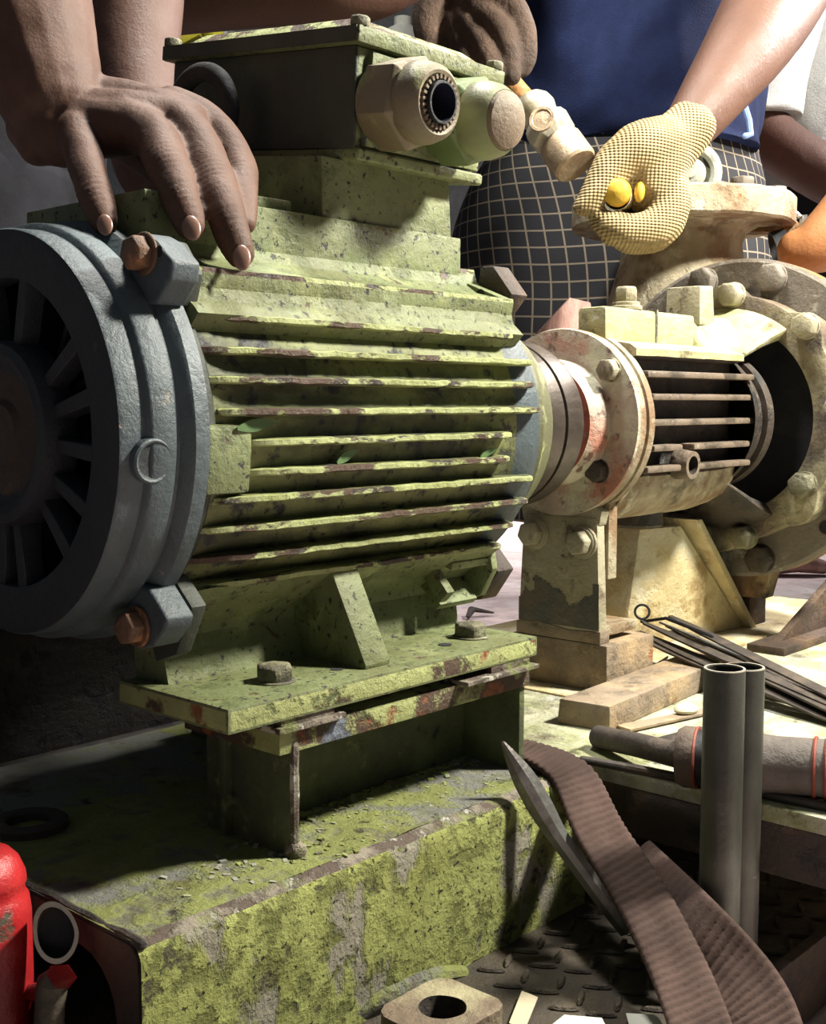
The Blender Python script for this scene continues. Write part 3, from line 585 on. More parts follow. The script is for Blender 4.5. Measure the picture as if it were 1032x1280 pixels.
# ------------------------------------------------------------------ coupling
cp = thing('shaft_coupling', (.58, 0, 0), 'round olive and brown steel coupling halves between motor and pump', 'coupling')
MB().lathe([(.50,.04),(.50,.07),(.535,.074),(.542,.098),(.575,.1005),(.576,.094),(.576,.04)], (0,0,0), (1,0,0), 80, mis=[0,0,0,1,1,1]).build('motor_half', ['olive_disc', 'coupling_steel'], cp)
MB().lathe([(.579,.04),(.579,.0945),(.581,.1005),(.607,.1012),(.615,.0985),(.616,.0955),(.618,.05),(.618,.03)], (0,0,0), (1,0,0), 80).build('pump_half', ['coupling_steel'], cp)
MB().lathe([(.574,.093),(.581,.093)], (0,0,0), (1,0,0), 60).build('rubber_element', ['black_rubber'], cp)
MB().lathe([(.455,.10),(.455,.138),(.475,.142),(.520,.122),(.528,.10)], (0,0,0), (1,0,0), 80, mis=[0,0,0,0]).build('guard_disc', ['olive_disc'], cp)
for k in range(6):
    a = 2*math.pi*k/6+.05; b = MB(); cc = (.5285, math.cos(a)*.088, math.sin(a)*.088); b.cyl((.535, cc[1], cc[2]), (-1,0,0), .0125, .012, 20); b.build('drive_pin', ['black_iron'], cp)
# ------------------------------------------------------------------ pump
pu = thing('centrifugal_pump', (1.0, 0, ZB+.009), 'worn cream and rust pump with finned bearing housing and bolted casing', 'pump')
# adapter disc at the drive side
b = MB(); b.lathe([(.618,.028),(.655,.034),(.660,.050),(.662,.0755),(.668,.078),(.690,.081),(.700,.080),(.7005,.112),(.7015,.1195),(.705,.1205)], (0,0,0), (1,0,0), 96, mis=[1,1,1,0,0,0,0,0,0])
b.lathe([(.705,.1205),(.718,.1205),(.719,.1175),(.724,.1175),(.725,.121),(.738,.121),(.741,.118)], (0,0,0), (1,0,0), 96, mi=2)
ad = b.build('adapter_disc', ['pink_paint', 'red_primer', 'rusty_cream'], pu, smooth=28)
for k in range(4):
    a = math.radians(40+90*k+(0)); y, z = -math.cos(a)*.101, math.sin(a)*.101
    if k == 0: y, z = -.079, .066
    if k == 3: y, z = -.064, -.060
    b = MB(); b.cyl((.701, y, z), (-1,0,0), .0155, .002, 20); b.hexnut((.700, y, z), (-1,0,0), .0145, .014, rot=.5*k); b.build('disc_bolt', ['cream_paint' if k != 3 else 'oily_iron'], ad, bevel=.001, seg=1)
# bearing housing body
prf = [(.0,.107),(-.05,.106),(-.083,.100),(-.092,.094),(-.092,.085),(-.070,.080),(-.068,.0),(-.070,-.062),(-.082,-.070),(-.078,-.090),(-.062,-.112),(-.035,-.128),(0,-.134)]
ful = prf+[(-y, z) for y, z in reversed(prf[1:-1])]
b = MB(); n = 30; m_ = len(ful)
for k in range(n+1):
    x = .738+(1.035-.738)*k/n; t = k/n; s_ = 1-.10*max(0, t-.75)*4*.5
    for (y, z) in ful: b.v.append(V((x, y*s_, z*s_ if z < 0 else z)))
for k in range(n):
    for j in range(m_):
        j2 = (j+1) % m_; zz = (ful[j][1]+ful[j2][1])/2; yy = abs(ful[j][0]+ful[j2][0])/2
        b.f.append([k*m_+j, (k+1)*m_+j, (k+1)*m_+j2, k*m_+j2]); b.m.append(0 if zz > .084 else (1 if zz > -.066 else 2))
b.f += [list(range(m_)), [n*m_+j for j in range(m_)]]; b.m += [2, 2]
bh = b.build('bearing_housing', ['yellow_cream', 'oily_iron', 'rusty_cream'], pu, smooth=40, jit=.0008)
for sgn in (-1, 1):
    for z, xa, xb in ((.062,.752,1.042), (.033,.765,1.055), (.0,.765,1.058), (-.033,.770,1.045), (-.060,.755,1.035)):
        if sgn < 0 and z < -.02:
            segs = ((xa, .842), (.872, xb))
        else: segs = ((xa, xb),)
        b = MB()
        for (p, q) in segs: b.box(p, q, min(sgn*.062, sgn*.102), max(sgn*.062, sgn*.102), z-.0042, z+.0042)
        b.build('cooling_fin', ['rib_metal'], bh, bevel=.003, seg=2)
b = MB(); b.lathe([(0,.012),(.024,.0125),(.024,.0185),(.0,.021)], (.857,-.085,-.056), (0,-1,-.05), 28, mis=[1,0,0]); b.lathe([(.004,0),(.004,.013)], (.857,-.085,-.056), (0,-1,-.05), 20, 1); b.build('sight_port', ['rib_metal', 'grime'], bh)
b = MB(); b.box(.724, .948, -.056, -.012, .098, .1475); b.build('inspection_box', ['yellow_cream'], bh, bevel=.006, jit=.001)
MB().box(.843, .847, -.0575, -.0105, .10, .149).build('cover_seam', ['olive_bolt'], bh)
b = MB(); b.cyl((.805,-.034,.147), (0,0,1), .021, .006, 24); b.cyl((.805,-.034,.152), (0,0,1), .018, .006, 20); b.hexnut((.805,-.034,.156), (0,0,1), .0155, .022); b.build('breather_cap', ['cream_paint'], bh, bevel=.001, seg=1)
b = MB(); b.hexa8([(.945,-.078,.092),(1.06,-.088,.092),(1.06,.05,.092),(.945,.05,.092),(.955,-.045,.142),(1.045,-.062,.150),(1.05,.03,.150),(.955,.03,.142)]); b.build('shoulder', ['yellow_cream'], bh, bevel=.014, seg=3)
MB().hexa8([(.962,-.056,.135),(1.006,-.056,.135),(1.006,.0,.135),(.962,.0,.135),(.965,-.054,.190),(1.002,-.054,.192),(1.002,.0,.192),(.965,.0,.190)]).build('square_boss', ['cream_paint'], bh, bevel=.003)
MB().cyl((.90,0,-.127), (0,0,-1), .034, .022, 24, ch=.003).build('drain_boss', ['oily_iron'], bh)
# bearing end ring and shaft seal
b = MB(); b.lathe([(1.03,.11),(1.048,.108),(1.050,.098),(1.075,.0985),(1.08,.090),(1.082,.104),(1.098,.106),(1.10,.096),(1.10,.03)], (0,0,0), (1,0,0), 72, mis=[0,0,0,1,1,0,0,0]); b.build('seal_ring', ['oily_iron', 'coupling_steel'], pu)
MB().lathe([(0,0),(0,.0085),(.004,.0085),(.004,.004)], (1.062,-.094,.018), (0,-1,.15), 18).build('grease_nipple', ['bright_steel'], pu)
MB().lathe([(1.06,.045),(1.2,.045)], (0,0,0), (1,0,0), 32).build('shaft', ['oily_iron'], pu)
# lantern bracket: open window ring between housing and casing
b = MB(); R = 160
def ringx(b, x0, x1, r0, r1, mi=0, seg=96, lobes=0, amp=0.):
    o = len(b.v)
    for i in range(seg):
        a = 2*math.pi*i/seg; rr = r1+amp*max(0, math.cos(lobes*a)) if lobes else r1
        e = V((0, math.cos(a), math.sin(a)))
        for x, r in ((x0, r0), (x0, rr), (x1, rr), (x1, r0)): b.v.append(V((x, 0, 0))+e*r)
    for i in range(seg):
        j = (i+1) % seg
        for k in range(4): b.f.append([o+i*4+k, o+j*4+k, o+j*4+(k+1) % 4, o+i*4+(k+1) % 4]); b.m.append(mi)
ringx(b, 1.135, 1.176, .148, .192, lobes=8, amp=.016); lb = b.build('lantern_ring', ['lantern_mix'], pu, bevel=.004, smooth=40)
for a0, a1, mt in ((58, 128, 'yellow_cream'), (238, 302, 'oily_iron')):  # lower arm darker: oil and shade together painted into the colour
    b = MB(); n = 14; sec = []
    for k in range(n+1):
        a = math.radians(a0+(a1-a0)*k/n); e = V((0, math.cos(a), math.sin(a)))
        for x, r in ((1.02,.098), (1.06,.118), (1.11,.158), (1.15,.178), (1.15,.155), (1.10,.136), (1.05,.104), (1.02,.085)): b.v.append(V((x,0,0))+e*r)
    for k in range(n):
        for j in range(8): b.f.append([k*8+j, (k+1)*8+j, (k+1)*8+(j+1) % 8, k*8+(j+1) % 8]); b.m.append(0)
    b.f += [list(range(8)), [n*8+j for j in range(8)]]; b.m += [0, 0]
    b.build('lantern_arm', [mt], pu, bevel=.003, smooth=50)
for k, (y, z) in enumerate([(-.017,.190), (-.136,.138), (-.139,-.095), (-.047,-.180), (.030,-.182), (.132,.136), (.19,.02), (.135,-.135), (-.190,.02)]):
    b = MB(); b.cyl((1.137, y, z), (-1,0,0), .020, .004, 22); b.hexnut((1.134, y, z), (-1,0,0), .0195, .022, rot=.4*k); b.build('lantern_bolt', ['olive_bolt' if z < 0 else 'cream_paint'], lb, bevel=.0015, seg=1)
# casing flange and volute
b = MB(); b.lathe([(1.176,.10),(1.176,.244),(1.180,.250),(1.212,.250),(1.216,.246),(1.216,.232),(1.235,.225),(1.30,.228),(1.345,.20),(1.37,.14),(1.38,.05),(1.38,0)], (0,0,0), (1,0,0), 96, mis=[0,0,1,1,1,1,1,1,1,1,1]); cs = b.build('pump_casing', ['flange_grey', 'rusty_casing'], pu, smooth=30, jit=.0012)
MB().lathe([(1.168,.146),(1.172,0)], (0,0,0), (1,0,0), 48).build('back_cover', ['black_iron'], pu)
for k in range(12):
    a = math.radians(104-30*k+2); y, z = -math.cos(math.radians(90)-0)*0+math.cos(a)*.224, math.sin(a)*.224
    y = math.cos(a)*-.224 if False else math.cos(a)*.224
    if k % 3 == 2: MB().lathe([(0,0),(0,.0105)], (1.1755, y, z), (-1,0,0), 16).build('jack_hole', ['black_iron'], cs); continue
    b = MB(); b.cyl((1.177, y, z), (-1,0,0), .023, .003, 22); b.hexnut((1.175, y, z), (-1,0,0), .023, .020, rot=.3*k); b.build('casing_bolt', ['flange_grey' if z > 0 else 'oily_iron'], cs, bevel=.0015, seg=1)
MB().hexa8([(1.199,-.05,-.285),(1.230,-.05,-.285),(1.230,.03,-.285),(1.199,.03,-.285),(1.194,-.06,-.235),(1.237,-.06,-.235),(1.237,.05,-.235),(1.194,.05,-.235)]).build('casing_tab', ['rusty_casing'], pu, bevel=.004)
MB().box(1.104, 1.145, .02, .075, -.190, -.148).build('drain_plug', ['oily_iron'], pu, bevel=.004)
# discharge nozzle and flange
nc = V((1.335, .19)); NK = Matrix.Translation(V((nc.x, nc.y, 0))) @ Matrix.Scale(1.055, 4) @ Matrix.Translation(V((-nc.x, -nc.y, 0)))
b = MB(); b.lathe([(.10,.135),(.20,.118),(.255,.102),(.285,.098),(.302,.104),(.312,.125),(.318,.13)], (nc.x, nc.y, 0), (0,0,1), 64); b.xf(NK).build('discharge_nozzle', ['rusty_cream'], pu, jit=.002)
b = MB(); b.lathe([(.312,.04),(.312,.178),(.316,.182),(.354,.182),(.358,.178),(.358,.05),(.32,.05)], (nc.x, nc.y, 0), (0,0,1), 72); df = b.xf(NK).build('discharge_flange', ['rusty_cream'], pu, jit=.0015, smooth=30)
for k in range(8):
    a = 2*math.pi*(k+.5)/8; b = MB(); b.hexnut((nc.x+math.cos(a)*.148, nc.y+math.sin(a)*.148, .357), (0,0,1), .02, .016); b.xf(NK).build('flange_bolt', ['flange_grey'], df, bevel=.001, seg=1)
# pump foot with its two bolts
b = MB(); b.hexa8([(.704,-.066,-.275),(.722,-.066,-.275),(.722,.064,-.275),(.704,.064,-.275),(.704,-.060,-.120),(.722,-.060,-.120),(.722,.056,-.120),(.704,.056,-.120)]); b.prism([(-.066,-.112),(-.062,-.130),(.058,-.130),(.062,-.112),(.03,-.09),(-.03,-.09)], 'x', .7055, .736)
pf = b.build('pump_foot', ['cream_paint'], pu, bevel=.003)
# bare patch where the paint has worn off the lower half of the foot
b = MB(); n, m_ = 40, 30; idx = {}
for i in range(n+1):
    for j in range(m_+1):
        y = -.0645+.127*i/n; z = -.264+.085*j/m_; b.v.append(V((.70345, y, z)))
for i in range(n):
    for j in range(m_):
        y = -.0645+.127*(i+.5)/n; z = -.264+.085*(j+.5)/m_
        if z < -.216+.030*noise.noise(V((y*22, 0, 0)))+.016*noise.noise(V((y*70, z*70, 2)))-.12*abs(y+.01)*.4: b.f.append([i*(m_+1)+j, i*(m_+1)+j+1, (i+1)*(m_+1)+j+1, (i+1)*(m_+1)+j]); b.m.append(0)
b.build('bare_patch', ['bare_iron'], pf, recalc=False, smooth=0)
MB().box(.722, .742, -.066, -.058, -.20, -.10).build('foot_rib', ['rusty_cream'], pu, bevel=.002)
MB().box(.722, .80, -.062, .06, -.275, -.262).build('foot_sole', ['rusty_cream'], pu, bevel=.002)
for y, z in ((.036,-.146), (-.040,-.152)):
    b = MB(); b.cyl((.704, y, z), (-1,0,0), .0215, .004, 24); b.cyl((.700, y, z), (-1,0,0), .019, .002, 24); b.hexnut((.698, y, z), (-1,0,0), .0165, .015, rot=.2); b.build('foot_bolt', ['cream_paint'], pf, bevel=.0012, seg=1)
b = MB(); b.prism([(-.068,-.282),(.066,-.282),(.066,-.266),(.03,-.262),(-.02,-.268),(-.068,-.265)], 'x', .7025, .7245); b.build('foot_base', ['rust_block'], pf, bevel=.002)
tag(MB().box(.702, .815, -.079, .072, ZB+.007, -.282).build('packing_block', ['rust_block'], bevel=.003, jit=.0008), 'rusty rectangular steel packing block under the pump foot', 'block')
# small valve wheel on the discharge flange
vw = thing('valve_wheel', (1.27, .10, .377), 'small grey-green round valve wheel behind the gloved fist', 'valve')
wc = at(863, 217, 2.08); dn = (CAM-wc).normalized()
b = MB(); b.torus(wc, dn, .043, .010, 40, 10); b.lathe([(-.012,.0),(-.012,.052),(-.004,.052),(-.004,0)], wc, dn, 36); b.build('rim', ['valve_grey'], vw)
b = MB(); b.lathe([(-.004,.026),(.008,.026),(.012,.020),(.012,.015),(.018,.014),(.018,.008),(.024,.006),(.024,0)], wc, dn, 30); b.build('hub', ['valve_grey'], vw)
d, u, w_ = basis_of(dn)
for a in (.6, 2.1, 3.7, 5.2):
    e = u*math.cos(a)+w_*math.sin(a); MB().ellipsoid(wc+e*.033-dn*.002, e*.005, d.cross(e)*.013, dn*.003).build('slot', ['black_iron'], vw)
MB().tube([wc-dn*.01, wc-dn*.05, wc-dn*.05+V((0,0,-.05)), V((wc.x+.03, wc.y+.03, .375))], [.018,.02,.018,.018]).build('stem', ['valve_grey'], vw)
# backlit top edge of the flange, its highlight modelled as a bright strip
ZS = .358*1.055+.0045; P = [on(px, py, 'z', ZS) for px, py in ((884,243), (905,242), (915,245), (960,254))]; dS = (P[3]-CAM).dot(FW)
b = MB(); P += [at(985,259,dS), at(998,272,dS), at(1004,270,dS), at(1004,284,dS)]
b.tube(P, .008, seg=8, cap=2, flat=((0,0,1), .6)); tag(b.build('flange_highlight', ['bright_steel']), 'bright strip standing in for the backlit top edge of the rusty discharge flange', 'steel strip')
b = MB(); fl = [at(935,262,2.084), at(985,264,2.068), at(1000,280,2.063), at(1000,290,2.063), at(935,290,2.084)]; fwd = V((FW.x, FW.y, 0)).normalized()*.04
o = len(b.v); b.v += fl+[p+fwd for p in fl]; b.f += [[0,1,2,3,4],[9,8,7,6,5]]+[[i, i+5, (i+1) % 5+5, (i+1) % 5] for i in range(5)]; b.m += [0]*7
b.build('flange_ear', ['rusty_casing'], pu, bevel=.002)
# ------------------------------------------------------------------ loose things on and around the skid
def pipe(px, py, d, top, label, zb=ZD):
    p = at(px, py, d); r = .0182; h = top-zb; t = thing('steel_pipe', (p.x, p.y, zb), label, 'pipe')
    MB().lathe([(0,r*.87),(0,r),(h-.0006,r),(h,r*.985),(h,r*.87),(h-.0006,r*.86)], (p.x, p.y, zb), (0,0,1), 40, 0).build('pipe_wall', ['pipe_steel'], t, recalc=True)
    MB().lathe([(.002,r*.87),(h-.0005,r*.87)], (p.x, p.y, zb), (0,0,1), 40).build('pipe_bore', ['pipe_bore'], t, recalc=False)
    MB().lathe([(h-.0006,r*1.004),(h+.0004,r*.99),(h+.0004,r*.88),(h-.0012,r*.865)], (p.x, p.y, zb), (0,0,1), 40).build('cut_rim', ['rim_metal'], t)
    return p
p1 = pipe(898, 1150, 1.085, at(900, 829, 1.085).z, 'upright grey steel pipe standing in front of its twin beside the strap')
p2 = pipe(922, 1150, 1.112, at(922, 827, 1.112).z, 'upright grey steel pipe standing half hidden behind its twin')
# lifting strap: two runs of ribbed webbing
def strap(b, pts, width, wv0, wv1, rib=.0052, th=.0035, nx=14):
    P = [V(p) for p in cr([tuple(p) for p in pts], 40)]; L = 0; n = len(P); o = len(b.v); rows = []
    for i, p in enumerate(P):
        if i: L += (P[i]-P[i-1]).length
        t = i/(n-1); tn = (P[min(i+1, n-1)]-P[max(i-1, 0)]).normalized(); wv = (V(wv0).lerp(V(wv1), t)); wv = (wv-tn*wv.dot(tn)).normalized(); nn = tn.cross(wv).normalized()
        if nn.dot(CAM-p) < 0: nn = -nn
        for s_ in (1, -1):
            for k in range(nx+1):
                u = k/nx-.5; ed = 1-max(0, abs(u)-.44)/.06*.7; r = abs(math.sin(math.pi*(L/rib+u*1.2)))**.6*.0050
                wob = noise.noise(V((L*6, u*2, 3)))*.004
                b.v.append(p+wv*u*width*(1+.004*noise.noise(V((L*200, k, 0))))+nn*(s_*(th*.5*ed+r*.6)+wob))
    c = 2*(nx+1)
    for i in range(n-1):
        for k in range(c):
            k2 = k+1
            if k == nx: A = (o+i*c+nx, o+(i+1)*c+nx, o+(i+1)*c+c-1, o+i*c+c-1)
            elif k == c-1: A = (o+i*c, o+i*c+nx+1, o+(i+1)*c+nx+1, o+(i+1)*c)
            else: A = (o+i*c+k, o+(i+1)*c+k, o+(i+1)*c+k2, o+i*c+k2)
            b.f.append(list(A)); b.m.append(0)
st = thing('lifting_strap', tuple(at(760,1050,1.14)), 'dark brown ribbed webbing strap hanging over the end of the green skid', 'strap')
b = MB(); strap(b, [V((.4265,-.11,ZB+.008)), V((.4245,-.168,ZB+.008)), V((.413,-.209,ZB+.0075)), V((.403,-.239,ZB-.002)), at(750,1040,1.14), at(799,1117,1.07), at(844,1205,1.0), at(872,1275,.94), at(890,1330,.90)], .048, V((1,-.1,.02)), RT*1+V((0,0,.32))-FW*.1, rib=.0088)
b.build('strap_run', ['strap_web'], st, smooth=180)
b = MB(); strap(b, [at(790,1080,1.15), at(855,1145,1.056), at(914,1208,1.02), at(950,1262,.98), at(972,1335,.93)], .056, RT*.9+UP*.9, RT*1+UP*.5, rib=.0085)
b.build('strap_run', ['strap_web'], st, smooth=180)
# pointed bar leaning on the end of the skid
b = MB(); pts = cr([(628,927,1.138,2), (640,948,1.139,9), (656,975,1.141,15), (676,1010,1.143,16), (695,1042,1.145,13), (722,1080,1.148,12), (755,1125,1.152,12), (785,1163,1.156,12)], 5)
o0 = 0; d0 = None
for i, p in enumerate(pts):
    c = at(*p[:3]); q = at(*pts[min(i+1, len(pts)-1)][:3])-at(*pts[max(i-1, 0)][:3]); t = q.normalized(); sd = t.cross(FW).normalized(); nn = sd.cross(t).normalized(); r = p[3]*p[2]/FPX
    for a, k in ((1,0),(.35,.55),(-.35,.55),(-1,0),(-.35,-.55),(.35,-.55)): b.v.append(c+sd*r*a+nn*r*k)
for i in range(len(pts)-1):
    for k in range(6): b.f.append([i*6+k, i*6+(k+1) % 6, (i+1)*6+(k+1) % 6, (i+1)*6+k]); b.m.append(0)
b.f += [[5,4,3,2,1,0], [(len(pts)-1)*6+k for k in range(6)]]; b.m += [0, 0]
tag(b.build('pointed_bar', ['point_steel'], smooth=30), 'worn pointed steel bar leaning at the end of the skid beside the strap', 'pry bar')
# square bar, rod, tool, stone on the pump deck
ZT = ZB+.004
b = MB(); b.hexa8([(.560,-.176,ZT),(.895,-.150,ZT),(.900,-.086,ZT),(.553,-.108,ZT),(.562,-.174,ZT+.030),(.895,-.150,ZT+.030),(.900,-.088,ZT+.030),(.555,-.110,ZT+.030)]); tag(b.build('steel_bar', ['rust_block'], bevel=.003, jit=.0008), 'short thick rusty square bar lying on the pump deck', 'steel bar')
tag(MB().tube([on(728,950,'z',ZT+.0045), on(800,962,'z',ZT+.0045), on(1032,1008,'z',ZT+.0045), on(1100,1020,'z',ZT+.0045)], .0045, seg=10).build('thin_rod', ['dark_bar']), 'long thin dark steel rod lying along the front edge of the pump deck', 'rod')
tl = thing('grip_tool', tuple(on(845,955,'z',ZT)), 'dark bar tool with grey rubber grip and red grooves behind the pipes', 'hand tool')
A = on(748,921,'z',ZT+.0125); B = on(850,945,'z',ZT+.0293); C_ = on(900,950,'z',ZT+.0300); D_ = on(1032,962,'z',ZT+.0320); E_ = on(1150,985,'z',ZT+.032); dr = (D_-C_).normalized()
MB().tube([A, A.lerp(B,.5)+V((0,0,.001)), B, C_], .0125, seg=16, cap=1).build('shank', ['dark_bar'], tl)
MB().lathe([(-.004,.014),(-.002,.026),(.004,.0295),(.016,.0295),(.017,.028)], B, dr, 30).build('collar', ['brown_grip'], tl)
MB().lathe([(.017,.0275),(.018,.0265),(.038,.0265),(.039,.0275)], B, dr, 30).build('band', ['black_rubber'], tl)
MB().lathe([(.038,.027),(.040,.030),(.055,.030),(.09,.027),(.15,.028),(.24,.031),(.32,.030),(.335,.022),(.336,0)], B, dr, 36).build('grip', ['grip_grey'], tl)
for h in (.016, .0385, .125, .135, .160, .178, .196): MB().torus(B+dr*h, dr, .0283 if h < .15 else .0292, .0018, 30, 6).build('groove', ['red_groove'], tl)
for h in (.168, .186, .205): MB().torus(B+dr*h, dr, .0288, .0045, 30, 8).build('finger_ridge', ['brown_grip'], tl)
p = on(857,886,'z',ZT+.0095); tag(MB().ellipsoid(p, (.017,.004,0), (-.005,.013,0), (0,0,.0065)).build('pebble', ['stone_pale'], jit=.001), 'small flat pale stone lying beside the square bar', 'stone')
p = on(838,862,'z',ZT+.004)
for k, (ax, ay) in enumerate([((745,905),(870,880)), ((760,930),(845,905))]):
    a, c = on(*ax,'z',ZT+.002)+V((0,-.036,0)), on(*ay,'z',ZT+.002)+V((0,-.036,0)); u = (c-a).normalized(); sd = V((-u.y, u.x, 0))*.012
    b = MB(); b.hexa8([a-sd, c-sd*.6, c+sd*.6, a+sd, a-sd+V((0,0,.003)), c-sd*.6+V((0,0,.003)), c+sd*.6+V((0,0,.003)), a+sd+V((0,0,.003))])
    tag(b.build('flat_strip', ['brown_plate' if k else 'rust_block'], bevel=.0005), ['thin rusty flat strip lying between the square bar and the grip tool', 'thin dark flat strip lying under the shank of the grip tool'][k], 'metal strip')
# bunch of dark strips
random.seed(11); s0 = at(802,785,1.70); s1 = on(1060,902,'z',ZB+.008); HS = s0.z; LS = V((s1.x-s0.x, s1.y-s0.y)).length; dirn = V((s1.x-s0.x, s1.y-s0.y, 0)).normalized(); sd = V((-dirn.y, dirn.x, 0))
desc = ['lowest of the bunch, lying flat', 'broad and flat at the pedestal side', 'folded up on edge', 'long and narrow in the middle', 'thin and shiny on top', 'short and wide near the gusset', 'curled at its end', 'long and dull along the front']
for k in range(8):
    off = (k-3.5)*.017; ln = random.uniform(.36, .52); wd = [.030,.024,.016,.012,.007,.032,.015,.020][k]; a0 = s0+sd*off*.55+dirn*random.uniform(0,.04); tilt = random.uniform(-.10, .10); rank = [0,1,5,4,6,2,3,7][k]
    b = MB(); n = 12
    for i in range(n+1):
        t = i/n; sl = (a0-s0).dot(dirn)+ln*t; c = a0+(dirn+sd*tilt)*ln*t; c.z = HS+(ZB+.0075-HS)*min(1, max(0, sl)/LS)+.0029*rank; w2 = wd*(.35+.65*min(1, t*5))*.5; tw = (.10 if k == 2 else .04*math.sin(k))
        wv = sd*math.cos(tw)+V((0,0,1))*math.sin(tw); nn = V((0,0,.0013))
        for q in (c-wv*w2-nn, c+wv*w2-nn, c+wv*w2+nn, c-wv*w2+nn): b.v.append(q)
    for i in range(n):
        for j in range(4): b.f.append([i*4+j, i*4+(j+1) % 4, (i+1)*4+(j+1) % 4, (i+1)*4+j]); b.m.append(0)
    b.f += [[3,2,1,0], [n*4+j for j in range(4)]]; b.m += [0, 0]
    tag(b.build('metal_strip', ['dark_bar' if k != 4 else 'bright_steel'], smooth=0), 'dark thin metal strip beside the pump pedestal, '+desc[k], 'metal strip', 'dark strips on the pump deck')
b = MB(); lp = s0+V((0,0,.013)); b.torus(lp+V((0,0,.01)), (CAM-lp), .010, .0018, 28, 6); b.tube([lp+V((0,0,-.004)), s0+dirn*.05+V((0,0,.022)), s0+dirn*.14+V((0,0,.012))], .0025, seg=6)
tag(b.build('wire_loop', ['black_iron']), 'small loop of black wire at the end of the dark strips', 'wire')
# curved dark blade against the packing block
b = MB(); pts = cr([(795,822,1.70,1.5), (770,842,1.66,7), (745,856,1.62,8), (715,866,1.58,3)], 5)
for i, p in enumerate(pts):
    c = on(p[0], p[1], 'z', ZB+.022-.012*i/len(pts))+V((.034,-.030,0)); r = p[3]*1.65/FPX
    for q in (V((0,0,r))+V((.0012,0,0)), V((0,0,-r))+V((.0012,0,0)), V((0,0,-r))-V((.0012,0,0)), V((0,0,r))-V((.0012,0,0))): b.v.append(c+q)
for i in range(len(pts)-1):
    for j in range(4): b.f.append([i*4+j, i*4+(j+1) % 4, (i+1)*4+(j+1) % 4, (i+1)*4+j]); b.m.append(0)
b.f += [[3,2,1,0], [(len(pts)-1)*4+j for j in range(4)]]; b.m += [0, 0]
tag(b.build('curved_blade', ['brown_plate']), 'curved dark strip lying against the packing block under the pump foot', 'metal strip')
# reddish board behind the coupling
b = MB(); q = [at(668,452,2.05), at(668,420,2.05), at(712,372,2.05), at(738,378,2.05), at(744,430,2.05), at(744,520,2.05)]; fwd = V((FW.x, FW.y, 0)).normalized()*.03
q += [V((at(744,770,2.05).x, at(744,770,2.05).y, ZB+.009)), V((at(690,770,2.05).x, at(690,770,2.05).y, ZB+.009))]; nq = len(q)
b.v += q+[p+fwd for p in q]; b.f += [list(range(nq)), list(reversed(range(nq, 2*nq)))]+[[i, i+nq, (i+1) % nq+nq, (i+1) % nq] for i in range(nq)]; b.m += [0]*(nq+2)
tag(b.build('wood_board', ['board_red'], bevel=.002), 'reddish brown board with a cut corner standing behind the coupling', 'board')
# ring on the skid top, in the shade of the fan cover
p = on(36,1030,'z',ZB+.004); tag(MB().lathe([(-.003,.019),(-.004,.033),(.003,.034),(.005,.031),(.005,.021),(.003,.019),(-.003,.019)], p, (0,0,1), 40).build('loose_ring', ['brown_plate']), 'loose brown steel ring lying on the skid under the fan cover', 'ring')
# paper scraps
for pts, mt, lb in (([(636,1280),(652,1240),(672,1248),(655,1290)], 'paper_kraft', 'torn strip of brown card beside the anchor lug'), ([(690,1282),(705,1270),(752,1274),(760,1290)], 'paper_white', 'scrap of pale paper lying on the deck between card and strap'), ([(782,1268),(820,1270),(838,1296),(790,1298)], 'paper_white', 'white paper scrap lying under the strap on the deck')):
    v = [on(x, y, 'z', ZD+.006) for x, y in pts]; b = MB(); nq = 4; b.v += v+[q+V((0,0,.0012)) for q in v]; b.f += [[3,2,1,0],[4,5,6,7]]+[[i, (i+1) % 4, (i+1) % 4+4, i+4] for i in range(4)]; b.m += [0]*6
    tag(b.build('paper_scrap', [mt], smooth=0), lb, 'paper')
# far debris on the floor
for px, py, lb in ((597,768,'dark bent scrap of metal on the pink floor behind the motor'),):
    p = on(px, py, 'z', ZF+.01); b = MB(); b.tube([p+V((-.04,0,0)), p+V((0,.02,.012)), p+V((.05,-.01,0))], [.008,.016,.006], seg=8, flat=((0,0,1), .5)); tag(b.build('metal_scrap', ['brown_plate']), lb, 'scrap')
p = on(985,712,'z',ZF+.02); u = RT; b = MB(); b.tube([p-u*.22, p-u*.1+V((0,0,.015)), p+u*.03+V((0,0,.03)), p+u*.11+V((0,0,.01))], [.03,.05,.055,.035], seg=14, flat=((0,0,1), .7)); tag(b.build('sandal', ['board_red']), 'worn reddish sandal lying on the pink floor behind the pump casing', 'sandal')
# red bottle jack
jc = at(-22, 1180, .86); jr = .0345; jt = at(-22,1062,.86).z; jk = thing('bottle_jack', (jc.x, jc.y, ZD), 'worn red hydraulic bottle jack standing beside the open end of the skid', 'jack')
h = jt-ZD
MB().lathe([(0,0),(0,jr*1.5),(.012,jr*1.5),(.018,jr*1.02),(.02,jr),(h-.045,jr),(h-.034,jr*.96),(h-.031,jr*.90),(h-.026,jr*.87),(h-.022,jr*.92),(h-.016,jr*.90),(h-.006,jr*.78),(h,jr*.62),(h+.003,jr*.3),(h+.003,0)], (jc.x, jc.y, ZD), (0,0,1), 56).build('cylinder', ['red_paint'], jk)
MB().lathe([(0,0),(0,.014),(.014,.014),(.016,.012),(.016,0)], (jc.x, jc.y, jt+.002), (0,0,1), 24).build('ram', ['jack_metal'], jk)
sc_ = at(70,1166,.80); ax = (CAM-sc_).normalized(); d, u, w_ = basis_of(ax)
b = MB(); b.lathe([(.0,.0125),(.0,.0152),(-.06,.0152),(-.06,.0125),(.0,.0125)], (0,0,0), (0,0,1), 36); 
